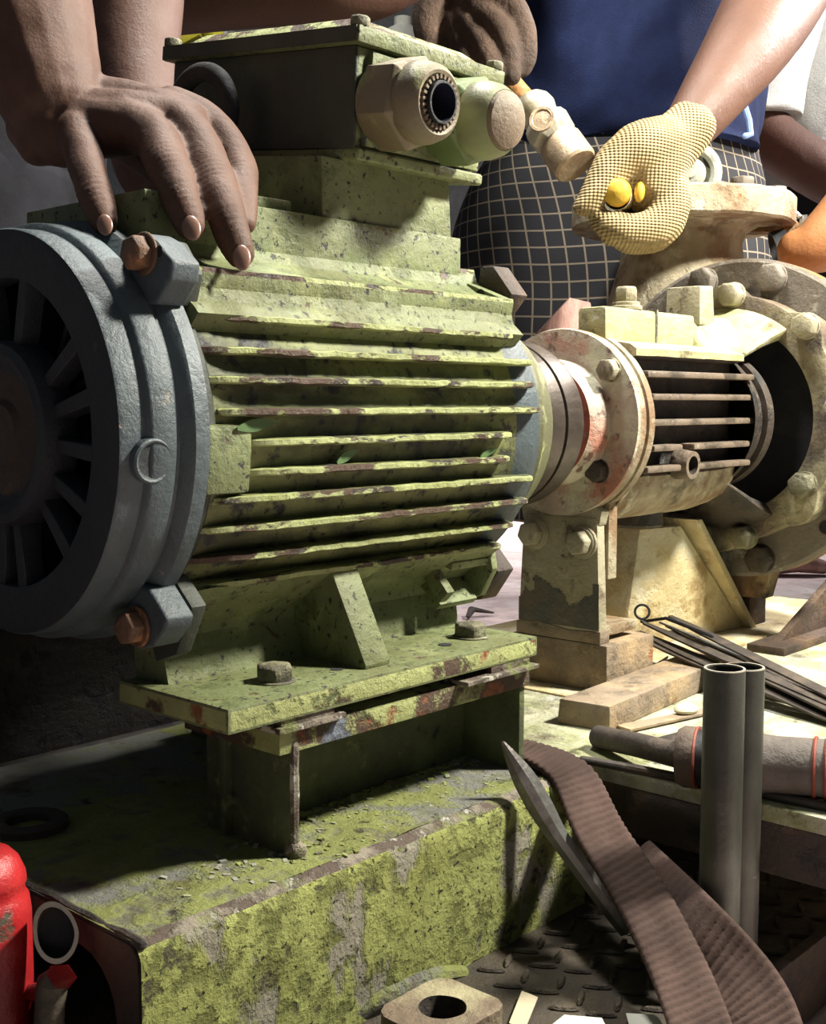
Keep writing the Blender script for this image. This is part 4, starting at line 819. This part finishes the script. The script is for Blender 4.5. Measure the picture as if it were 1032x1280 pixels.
b.v = [sc_+V(RT)*p.x+UP*p.y*1.38+ax*p.z+RT*(-.003*(p.y/.015 if p.y > 0 else 0)) for p in b.v]; so = b.build('handle_socket', ['rim_metal'], jk)
b = MB(); b.lathe([(-.012,.0),(-.012,.0124)], (0,0,0), (0,0,1), 30); b.v = [sc_+V(RT)*p.x+UP*p.y*1.38+ax*p.z for p in b.v]; b.build('socket_bore', ['black_iron'], so)
MB().hexa8([at(62,1206,.82), at(84,1204,.80), at(98,1222,.80), at(72,1226,.82), at(52,1240,.86), at(74,1236,.86), at(84,1240,.86), at(52,1250,.86)]).build('socket_clamp', ['red_paint'], jk, bevel=.0015)
MB().tube([at(66,1225,.84), at(62,1262,.845), at(60,1330,.85)], [.011,.0105,.011], seg=16, cap=1).build('pump_plunger', ['jack_metal'], jk)
MB().tube([at(35,1240,.86), at(60,1238,.845)], [.006,.006], seg=10).build('link_pin', ['red_paint'], jk)
MB().hexa8([(jc.x-.03,jc.y-.05,ZD),(jc.x+.055,jc.y-.06,ZD),(jc.x+.055,jc.y+.04,ZD),(jc.x-.03,jc.y+.04,ZD),(jc.x-.03,jc.y-.05,ZD+.016),(jc.x+.055,jc.y-.06,ZD+.016),(jc.x+.055,jc.y+.04,ZD+.016),(jc.x-.03,jc.y+.04,ZD+.016)]).build('base_plate', ['red_paint'], jk, bevel=.002)
# leaves caught between the motor fins
for (xa, ya), (xb, yb), wd_, lb in (((421,579),(446,563),.0042,'small dark green leaf caught in the middle gap of the motor fins'), ((600,572),(622,560),.0032,'small green leaf caught near the drive end of the motor fins'), ((296,536),(343,528),.005,'long green leaf caught beside the pad of the motor fins')):
    a, c = on(xa, ya, 'y', -.172), on(xb, yb, 'y', -.172); u = c-a; sd = u.cross(V((0,1,0))).normalized()*wd_; nn = V((0,.0006,0)); b = MB(); n = 6
    for i in range(n+1):
        t = i/n; w2 = math.sin(math.pi*min(max(t, .04), .96))**.7; p = a+u*t+V((0,.002*math.sin(3*t),0))
        for q in (p-sd*w2-nn, p+sd*w2-nn, p+sd*w2+nn, p-sd*w2+nn): b.v.append(q)
    for i in range(n):
        for j in range(4): b.f.append([i*4+j, i*4+(j+1) % 4, (i+1)*4+(j+1) % 4, (i+1)*4+j]); b.m.append(0)
    b.f += [[3,2,1,0], [n*4+j for j in range(4)]]; b.m += [0, 0]
    tag(b.build('leaf', ['leaf_green'], smooth=0), lb, 'leaf')
# ------------------------------------------------------------------ people and what they hold
def pch2(mb, pts, k=1.05, seg=16, n=4): pch(mb, cr(pts, n), seg=seg, k=k)
def nail(parent, px, py, d, hw, hl, ang, tilt=.25):
    c = at(px, py, d); t = -UP*math.cos(ang)+RT*math.sin(ang); t = (t+FW*-tilt).normalized(); sd = t.cross(-FW).normalized(); nn = sd.cross(t).normalized()
    if nn.dot(FW) > 0: nn = -nn
    b = MB(); k = d/FPX; b.ellipsoid(c, sd*hw*k, t*hl*k, nn*hw*k*.34, seg=18, rings=10); b.build('fingernail', ['nail'], parent)
HX = V((RT.x, RT.y, 0)).normalized(); HF = V((FW.x, FW.y, 0)).normalized()
def cloth(name, mat, parent, secs, nu, nv, fold, uvs=(1,1), close_top=True):
    """secs: (px, py, depth, halfwidth_px, halfdepth_u)"""
    S_ = cr(secs, max(2, nv//(len(secs)-1))); n = len(S_); vs_ = []; uv = []; L = 0; pc = None
    for j, (px, py, d, hw, hd) in enumerate(S_):
        c = at(px, py, d); L += (c-pc).length if pc is not None else 0; pc = c; w2 = hw*d/FPX
        for i in range(nu):
            a = 2*math.pi*i/nu; f = fold(a, j/(n-1)); p = c+HX*math.cos(a)*w2*(1+f*.5)-HF*math.sin(a)*hd*(1+f)+V((0,0,f*.02))
            vs_.append(p); uv.append((a*(w2+hd)/2*uvs[0], L*uvs[1]))
    me = bpy.data.meshes.new(name); off = root_loc(parent); fs = []
    for j in range(n-1):
        for i in range(nu): fs.append([j*nu+i, (j+1)*nu+i, (j+1)*nu+(i+1) % nu, j*nu+(i+1) % nu])
    if close_top: fs += [list(range(nu)), list(reversed(range((n-1)*nu, n*nu)))]
    me.from_pydata([tuple(p-off) for p in vs_], [], fs); me.materials.append(MATS[mat]); ul = me.uv_layers.new(name='UVMap')
    for f in me.polygons:
        wrap = any(me.loops[l].vertex_index % nu == nu-1 for l in f.loop_indices) and any(me.loops[l].vertex_index % nu == 0 for l in f.loop_indices)
        for l in f.loop_indices:
            q = me.loops[l].vertex_index; u_, v_ = uv[q]
            if wrap and q % nu == 0: u_ = uv[q+nu-1][0]*nu/(nu-1)
            ul.data[l].uv = (u_, v_)
    me.shade_smooth(); o = bpy.data.objects.new(name, me); COL.objects.link(o); o.parent = parent; return o
# worker in dark trousers standing behind the fan cover
# worker leaning on the motor: near hand on the fan cover, far arm behind it
b = MB()
pch2(b, [(-70,-420,1.16,105), (-45,-220,1.14,100), (10,-60,1.12,90), (35,30,1.10,80), (52,85,1.085,70), (66,128,1.07,62)])
pch2(b, [(60,150,1.07,46), (110,158,1.055,38), (160,160,1.04,34)])
pch2(b, [(55,130,1.08,52), (70,165,1.06,42), (95,178,1.045,30)])
pch2(b, [(80,135,1.10,40), (140,132,1.085,34), (205,140,1.07,26), (235,150,1.06,24)])
pch2(b, [(45,160,1.07,36), (50,180,1.06,28)])
pch2(b, [(105,150,1.065,36), (165,148,1.052,33), (212,150,1.055,28), (238,156,1.062,24)])
pch2(b, [(95,165,1.035,26), (105,195,1.015,23.5), (115,230,.985,21.5), (124,260,.968,19.5), (130,277,.962,17)])                  # little finger
pch2(b, [(150,150,1.045,30), (192,172,1.02,28), (209,208,.990,25.5), (223,242,.970,23.5), (233,270,.962,21), (238,283,.960,18.5)])   # ring finger
pch2(b, [(190,138,1.065,28), (236,165,1.045,27), (261,214,1.015,26.5), (279,258,.983,24), (293,300,.970,21), (300,318,.968,18)]) # middle finger
pch2(b, [(215,132,1.085,24), (262,155,1.08,23), (297,205,1.06,21.5), (304,245,1.022,18), (307,280,.998,14)])                       # index finger
pch2(b, [(70,130,1.13,30), (130,160,1.14,26), (176,196,1.12,20), (200,214,1.10,16)])                                                # thumb, underneath
def wr(c, n): return n*(noise.noise(c*45)*.0010)
KN = [(at(x,y,d), (at(x2,y2,d2)-at(x,y,d)).normalized(), r) for x,y,d,x2,y2,d2,r in ((116,236,.965,125,262,.95,.017), (203,196,.98,224,242,.953,.020), (224,246,.950,236,276,.94,.016), (262,214,.99,280,258,.965,.022), (288,284,.955,300,318,.945,.017), (297,205,1.04,303,245,1.015,.018))]
def wr(c, n):
    h_ = noise.noise(c*45)*.0010
    for p, a, r in KN:
        q = c-p; l = q.length
        if l < r*1.7: h_ += (.0013+.0006*math.sin(q.dot(a)*1050+noise.noise(c*90)*1.5))*max(0, 1-(l/(r*1.7)))
    return n*h_
pl = remesh(b, .0027, 8, .5, 'person', 'skin', None, wr)
tag(pl, 'person with bare brown forearm resting a spread hand on the motor and fan cover', 'person')
nail(pl, 131, 281, .9475, 10, 15, .25); nail(pl, 239, 285, .945, 12, 18, .3); nail(pl, 302, 322, .953, 11.5, 18, .15)
b = MB(); pch2(b, [(150,-330,1.5,72), (158,-160,1.46,70), (164,-20,1.42,64), (168,60,1.39,54), (172,120,1.36,47), (176,165,1.34,44), (184,215,1.31,38)])
for k in range(4): pch2(b, [(172+k*12,205,1.32-.02*k,14), (182+k*16,240,1.29-.02*k,13), (188+k*17,262,1.285-.02*k,11)])
tag(remesh(b, .007, 6, .5, 'person', 'skin_dark', None), 'person whose bare forearm comes down beside the lifting eye, behind the spread hand', 'person')
b = MB(); pch2(b, [(210,-10,1.72,50), (300,-14,1.70,46), (370,-18,1.69,46), (430,-15,1.68,44), (490,-40,1.69,48), (560,-120,1.72,60), (600,-260,1.76,70)])
tag(remesh(b, .008, 6, .5, 'person', 'skin_dark', None), 'person with a bent bare arm just above the terminal box lid', 'person')
pk = thing('person', tuple(V((at(-60,300,1.75).x, at(-60,300,1.75).y, ZF))), 'person in dark clothes standing behind the fan cover', 'person')
def ftr(a, t): return .05*noise.noise(V((math.cos(a)*3, math.sin(a)*3, t*4)))
b = MB(); b.tube([at(-60,-200,1.8), at(-60,100,1.8), at(-60,300,1.8)], [.17,.16,.16], seg=16)
for s_ in (-70, 60):
    hp = at(-60+s_, 300, 1.8); ft = V((hp.x, hp.y, ZF+.05)); b.tube([hp, (hp+ft)/2, ft], [.12,.09,.06], seg=14); b.tube([ft, ft-V((FW.x,FW.y,0))*.12-V((0,0,.02))], [.05,.035], seg=10)
remesh(b, .016, 4, .5, 'body', 'skin_dark', pk)
cloth('shirt', 'dark_cloth', pk, [(-60,-220,1.78,150,.2), (-60,0,1.78,150,.2), (-60,200,1.78,145,.2), (-60,240,1.78,145,.2)], 48, 12, ftr)
cloth('trousers', 'dark_cloth', pk, [(-60,215,1.78,146,.2), (-58,330,1.78,150,.2), (-58,600,1.8,150,.19), (-58,900,1.8,150,.18), (-58,1000,1.8,150,.18)], 48, 20, ftr)
# dark steel cabinet behind the motor with a rag, a carton and a canister on it
hf = V((FW.x, FW.y, 0)).normalized(); hr = V((RT.x, RT.y, 0)); ct = at(352,78,3.0); zt = ct.z; cc = V((ct.x, ct.y, ZF))
cb = thing('steel_cabinet', tuple(cc), 'dark steel cabinet standing behind the motor and its terminal box', 'cabinet')
MB().obox((cc.x, cc.y, (ZF+zt)/2), hr*.40, hf*.16, V((0,0,(zt-ZF)/2))).build('body', ['dark_cast'], cb, bevel=.006)
for sx in (-1, 1):
    dr_ = MB().obox(V((cc.x, cc.y, (ZF+zt)/2))+hr*.205*sx-hf*.166, hr*.195, hf*.008, V((0,0,(zt-ZF)/2-.04))).build('door', ['dark_cast'], cb, bevel=.003)
    MB().obox(V((cc.x, cc.y, (ZF+zt)/2+.1))+hr*.04*sx-hf*.182, hr*.008, hf*.012, V((0,0,.06))).build('handle', ['bright_steel'], dr_, bevel=.003)
q = at(244,70,2.93); q.z = zt; b = MB(); b.tube([q-hr*.05+V((0,0,.025)), q+V((0,0,.05)), q+hr*.02+V((0,0,.09)), q+hr*.06+V((0,0,.025))], [.022,.035,.03,.02], seg=12); tag(b.build('yellow_rag', ['yellow_cloth'], jit=.008), 'crumpled bright yellow rag lying on the dark cabinet', 'rag')
q = at(252,60,3.05); tag(MB().obox((q.x, q.y, zt+.12), hr*.075, hf*.06, V((0,0,.12))).build('white_carton', ['paper_white'], bevel=.004), 'white carton standing on the dark cabinet beside the yellow rag', 'carton')
q = at(503,60,3.05); b = MB(); b.lathe([(0,0),(0,.042),(.004,.045),(.085,.045),(.095,.040),(.105,.022),(.125,.022),(.125,0)], (q.x, q.y, zt), (0,0,1), 28); tag(b.build('white_canister', ['paper_white']), 'small white canister standing on the dark cabinet behind the dark gloved hand', 'canister')

# worker in navy shirt and checked sarong
bm_ = thing('person', tuple(on(800,560,'z',ZF)), 'person in navy shirt and dark checked sarong holding hammer and chisel', 'person')
bm_.location = V((at(800,200,2.690).x, at(800,200,2.690).y, ZF))
b = MB()
# trunk, pelvis and legs down to the floor
pch2(b, [(800,-330,2.690,175), (798,-150,2.690,150), (795,40,2.690,140), (790,200,2.690,135), (780,300,2.690,130)])
for s_ in (-55, 60):
    hp = at(785+s_, 300, 2.690); ft = V((hp.x, hp.y, ZF+.05))+HX*(.03*s_/55); ft = ft+HF*.2; kn = (hp+ft)/2+HF*.03
    b.tube([hp, kn, ft], [.12,.085,.055], seg=16); b.tube([ft+HF*.03-V((0,0,.01)), ft-HF*.10-V((0,0,.022))], [.05,.035], seg=12)
# his left arm (towards the gloved fist) and right arm (towards the hammer)
pch2(b, [(975,-330,2.680,80), (1005,-210,2.44,74), (1000,-90,2.24,66), (972,-10,2.11,60), (935,55,1.94,52), (893,115,1.85,41), (858,163,1.80,32), (836,187,1.785,27)])
pch2(b, [(640,-330,2.680,80), (600,-230,2.40,72), (575,-120,2.10,62), (576,-60,1.985,46), (577,-32,1.935,36)])
remesh(b, .011, 6, .5, 'body', 'skin_warm', bm_)
def fsh(a, t): return .05*math.sin(3*a+5*t)*t+.025*math.sin(9*a+14*t+3*math.sin(2*a))+.08*noise.noise(V((math.cos(a)*2, math.sin(a)*2, t*3.2)))+.03*noise.noise(V((math.cos(a)*4-math.sin(a)*2, t*9, 2)))
sh = cloth('shirt', 'navy_cloth', bm_, [(800,-345,2.660,150,.20), (800,-260,2.660,185,.24), (800,-120,2.640,172,.25), (796,0,2.630,166,.255), (792,100,2.620,160,.26), (786,165,2.620,158,.262), (785,196,2.620,158,.262)], 96, 48, fsh)
for sx, (x0, y0, d0, x1, y1, d1) in ((1, (930,-330,2.660,1000,-225,2.540)), (-1, (670,-330,2.660,602,-230,2.25))):
    b = MB(); b.tube([at(x0,y0,d0), at(x1,y1,d1)], [.16,.15], seg=20, cap=2); b.build('sleeve', ['navy_cloth'], bm_)
def fsa(a, t):
    f = .06*math.sin(5*a+2.5*t)*(.3+t)+.05*noise.noise(V((a*1.5, t*9, 7)))*t+.05*noise.noise(V((math.cos(a)*2.2, math.sin(a)*2.2, t*2.6+4)))+.022*math.sin(11*a+3*t)*t
    return f
cloth('sarong', 'plaid_cloth', bm_, [(790,150,2.660,150,.245), (778,190,2.660,164,.262), (766,240,2.650,184,.285), (757,300,2.645,197,.31), (755,370,2.640,200,.325), (752,450,2.650,195,.33), (755,560,2.680,180,.32), (760,640,2.700,170,.31)], 128, 56, fsa, uvs=(27, 29))
b = MB(); b.tube([at(929,128,2.20), at(936,150,2.20), at(938,168,2.20), at(931,170,2.19)], .006, seg=8); b.build('drawstring', ['blue_piping'], bm_)
# cotton glove on his left fist
b = MB()
pch2(b, [(862,158,1.800,32), (838,182,1.790,35), (822,205,1.780,38), (815,232,1.775,37)])
pch2(b, [(830,180,1.780,34), (800,190,1.760,36), (772,204,1.750,28), (752,228,1.740,21), (737,250,1.735,16), (727,259,1.735,11.5)])     # thumb side
pch2(b, [(800,190,1.775,34), (806,215,1.780,34)])
pch2(b, [(826,215,1.775,28), (838,250,1.765,25), (822,282,1.750,24), (790,290,1.740,22), (764,283,1.740,19), (750,276,1.745,14)])             # index finger
pch2(b, [(824,225,1.805,28), (836,262,1.805,25), (818,291,1.800,23), (786,295,1.790,21), (765,284,1.790,17)])                                # middle finger
pch2(b, [(822,228,1.838,26), (834,262,1.843,23), (815,288,1.832,22), (785,288,1.824,19), (768,278,1.824,15)])
pch2(b, [(820,225,1.868,22), (830,254,1.873,19), (812,275,1.862,18), (788,275,1.858,16)])
pch2(b, [(768,287,1.745,17), (762,297,1.745,11)])
def kn(c, n): return n*(noise.noise(c*40)*.0014)
remesh(b, .0050, 3, .5, 'cotton_glove', 'knit_cotton', bm_, kn)
# dirty dark glove hand on the hammer
b = MB()
pch2(b, [(577,-62,1.965,40), (580,-15,1.905,30), (584,8,1.892,26)])
pch2(b, [(556,-15,1.89,28), (538,15,1.87,22), (536,45,1.86,17), (546,70,1.85,13)])
pch2(b, [(590,-5,1.86,26), (612,-2,1.83,21), (641,10,1.81,17), (656,40,1.80,14), (658,68,1.80,12.5), (653,86,1.80,11)])
pch2(b, [(588,12,1.86,24), (606,20,1.82,18), (627,40,1.79,15.5), (637,68,1.785,13), (640,96,1.785,11)])
pch2(b, [(580,22,1.86,22), (592,40,1.82,17), (606,62,1.79,14), (616,88,1.785,12), (621,108,1.79,9.5)])
pch2(b, [(570,30,1.86,20), (576,52,1.83,15), (588,80,1.80,13), (598,104,1.80,10)])
remesh(b, .0042, 2, .5, 'work_glove', 'dirty_hand', bm_, kn)
# hammer
hm = thing('hammer', tuple(at(690,168,1.80)), 'ball-peen hammer with pale worn head held in the dark gloved hand', 'hammer')
a_, c_ = at(656,120,1.80), at(720,208,1.75); ax = (c_-a_); Lh = ax.length; ax.normalize(); kk = 1.3*1.79/FPX
b = MB(); b.lathe([(0,0),(.004,8*kk),(.012,15*kk),(.022,19*kk),(.034,20*kk),(.044,18*kk),(.050,14.5*kk)], a_, ax, 30); b.build('ball_peen', ['hammer_steel'], hm)
b = MB(); b.lathe([(.048,14.5*kk),(.052,17*kk),(.060,22*kk),(.070,24*kk),(.085,23*kk),(.093,17*kk),(.097,17*kk)], a_, ax, 8); b.build('head_body', ['hammer_steel'], hm, bevel=.002)
b = MB(); b.lathe([(.095,17*kk),(.098,20*kk),(.103,21.5*kk),(Lh-.004,21.5*kk),(Lh,19.5*kk),(Lh,0)], a_, ax, 32); b.build('striking_face', ['hammer_face'], hm)
ec = a_+ax*.072; en = (CAM-ec).normalized(); en = (en-ax*en.dot(ax)).normalized()
b = MB(); b.lathe([(0,12*kk),(.004,12*kk),(.004,9.5*kk),(.0025,9*kk),(.0035,0)], ec+en*22.5*kk, en, 24); b.build('eye_wedge', ['hammer_face'], hm)
b = MB(); b.tube([ec, ec-en*.06+UP*.03-RT*.02, at(640,108,1.855), at(614,66,1.848), at(592,30,1.858), at(574,2,1.868)], [.016,.017,.018,.0175,.017,.016], seg=16); b.build('handle', ['wood'], hm)
# chisel in the gloved fist
ch = thing('cold_chisel', tuple(at(769,242,1.72)), 'yellow tipped steel chisel gripped in the knitted cotton glove', 'chisel')
t0 = at(769,240,1.72); t1 = at(800,252,1.94); tx = (t1-t0).normalized()
MB().lathe([(-.006,0),(-.005,.012),(.0,.0185),(.010,.0205),(.016,.0205)], t0, tx, 28).build('painted_head', ['chisel_yellow'], ch)
MB().lathe([(.014,.0200),(.03,.0200),(.05,.019),(.16,.017),(.215,.012),(.215,0)], t0+RT*0-UP*.004, tx, 24).build('shank', ['chisel_pale'], ch)
MB().ellipsoid(at(799,240,1.735), RT*.008+UP*.002, UP*.015, FW*.008).build('paint_blob', ['chisel_yellow'], ch)
# worker in pale shirt behind, bare forearm across
pg = thing('person', (0,0,0), 'person in pale grey shirt behind the navy shirt, forearm held forward', 'person')
pg.location = V((at(1040,200,3.410).x, at(1040,200,3.410).y, ZF))
b = MB(); pch2(b, [(1060,-330,3.410,150), (1060,0,3.410,125), (1060,250,3.410,120), (1060,330,3.410,110)])
for s_ in (-45, 45):
    hp = at(1060+s_, 330, 3.410); ft = V((hp.x, hp.y, ZF+.05))+HX*.26; b.tube([hp, (hp+ft)/2-HF*.05, ft], [.13,.09,.06], seg=14); b.tube([ft, ft-HF*.12-V((0,0,.02))], [.05,.035], seg=10)
pch2(b, [(985,-120,3.245,60), (955,20,3.168,52), (940,120,3.124,42), (955,165,3.080,34), (1000,200,3.025,33), (1060,235,2.970,32), (1120,262,2.926,28), (1150,275,2.915,20)])
remesh(b, .014, 6, .5, 'body', 'skin_dark', pg)
def fsg(a, t): return .05*noise.noise(V((math.cos(a)*2.4, math.sin(a)*2.4, t*4)))+.05*math.sin(4*a+6*t)*.5
cloth('shirt', 'grey_shirt', pg, [(1060,-345,3.377,120,.24), (1060,-240,3.377,160,.3), (1062,0,3.366,135,.30), (1062,150,3.355,125,.29), (1062,245,3.355,124,.29)], 72, 40, fsg)
cloth('sleeve', 'grey_shirt', pg, [(1020,-260,3.300,70,.15), (1000,-120,3.245,72,.15), (968,10,3.179,66,.14), (948,95,3.135,60,.13), (945,140,3.113,56,.13), (944,150,3.113,54,.125)], 56, 30, fsg)
def fst(a, t): return .04*noise.noise(V((math.cos(a)*3, math.sin(a)*3, t*4)))
cloth('trousers', 'dark_cloth', pg, [(1062,235,3.366,122,.28), (1070,340,3.366,120,.27), (1120,520,3.388,100,.22), (1170,680,3.410,86,.18)], 48, 20, fst)
# worker at the edge: forearm reaching to the discharge flange
b = MB(); pch2(b, [(1420,-330,1.95,100), (1400,-150,1.94,92), (1370,20,1.94,86), (1330,90,1.945,80), (1240,150,1.95,72), (1150,215,1.96,64), (1085,262,1.97,52), (1040,296,1.975,40), (1012,310,1.98,32), (996,312,1.985,25)])
for k in range(4): pch2(b, [(1010,300+k*9,1.98+.03*k,16), (988,305+k*8,1.99+.03*k,13), (981,318+k*6,2.0+.03*k,11)], k=1.0)
pr_ = remesh(b, .008, 5, .5, 'person', 'skin_orange', None); tag(pr_, 'person whose warm orange forearm reaches under the discharge flange', 'person')
MB().lathe([(-.012,.030),(-.012,.034),(.012,.034),(.012,.030)], at(976,312,2.05), (at(1040,296,1.975)-at(990,312,1.985)), 24).build('glove_cuff', ['black_rubber'], pr_)
# ------------------------------------------------------------------ real size
done = set()
for o in list(bpy.data.objects):
    if o.type in ('CAMERA', 'LIGHT'): continue
    if o.type == 'MESH' and o.data.name not in done: done.add(o.data.name); o.data.transform(Matrix.Scale(S, 4))
    o.location = o.location*S
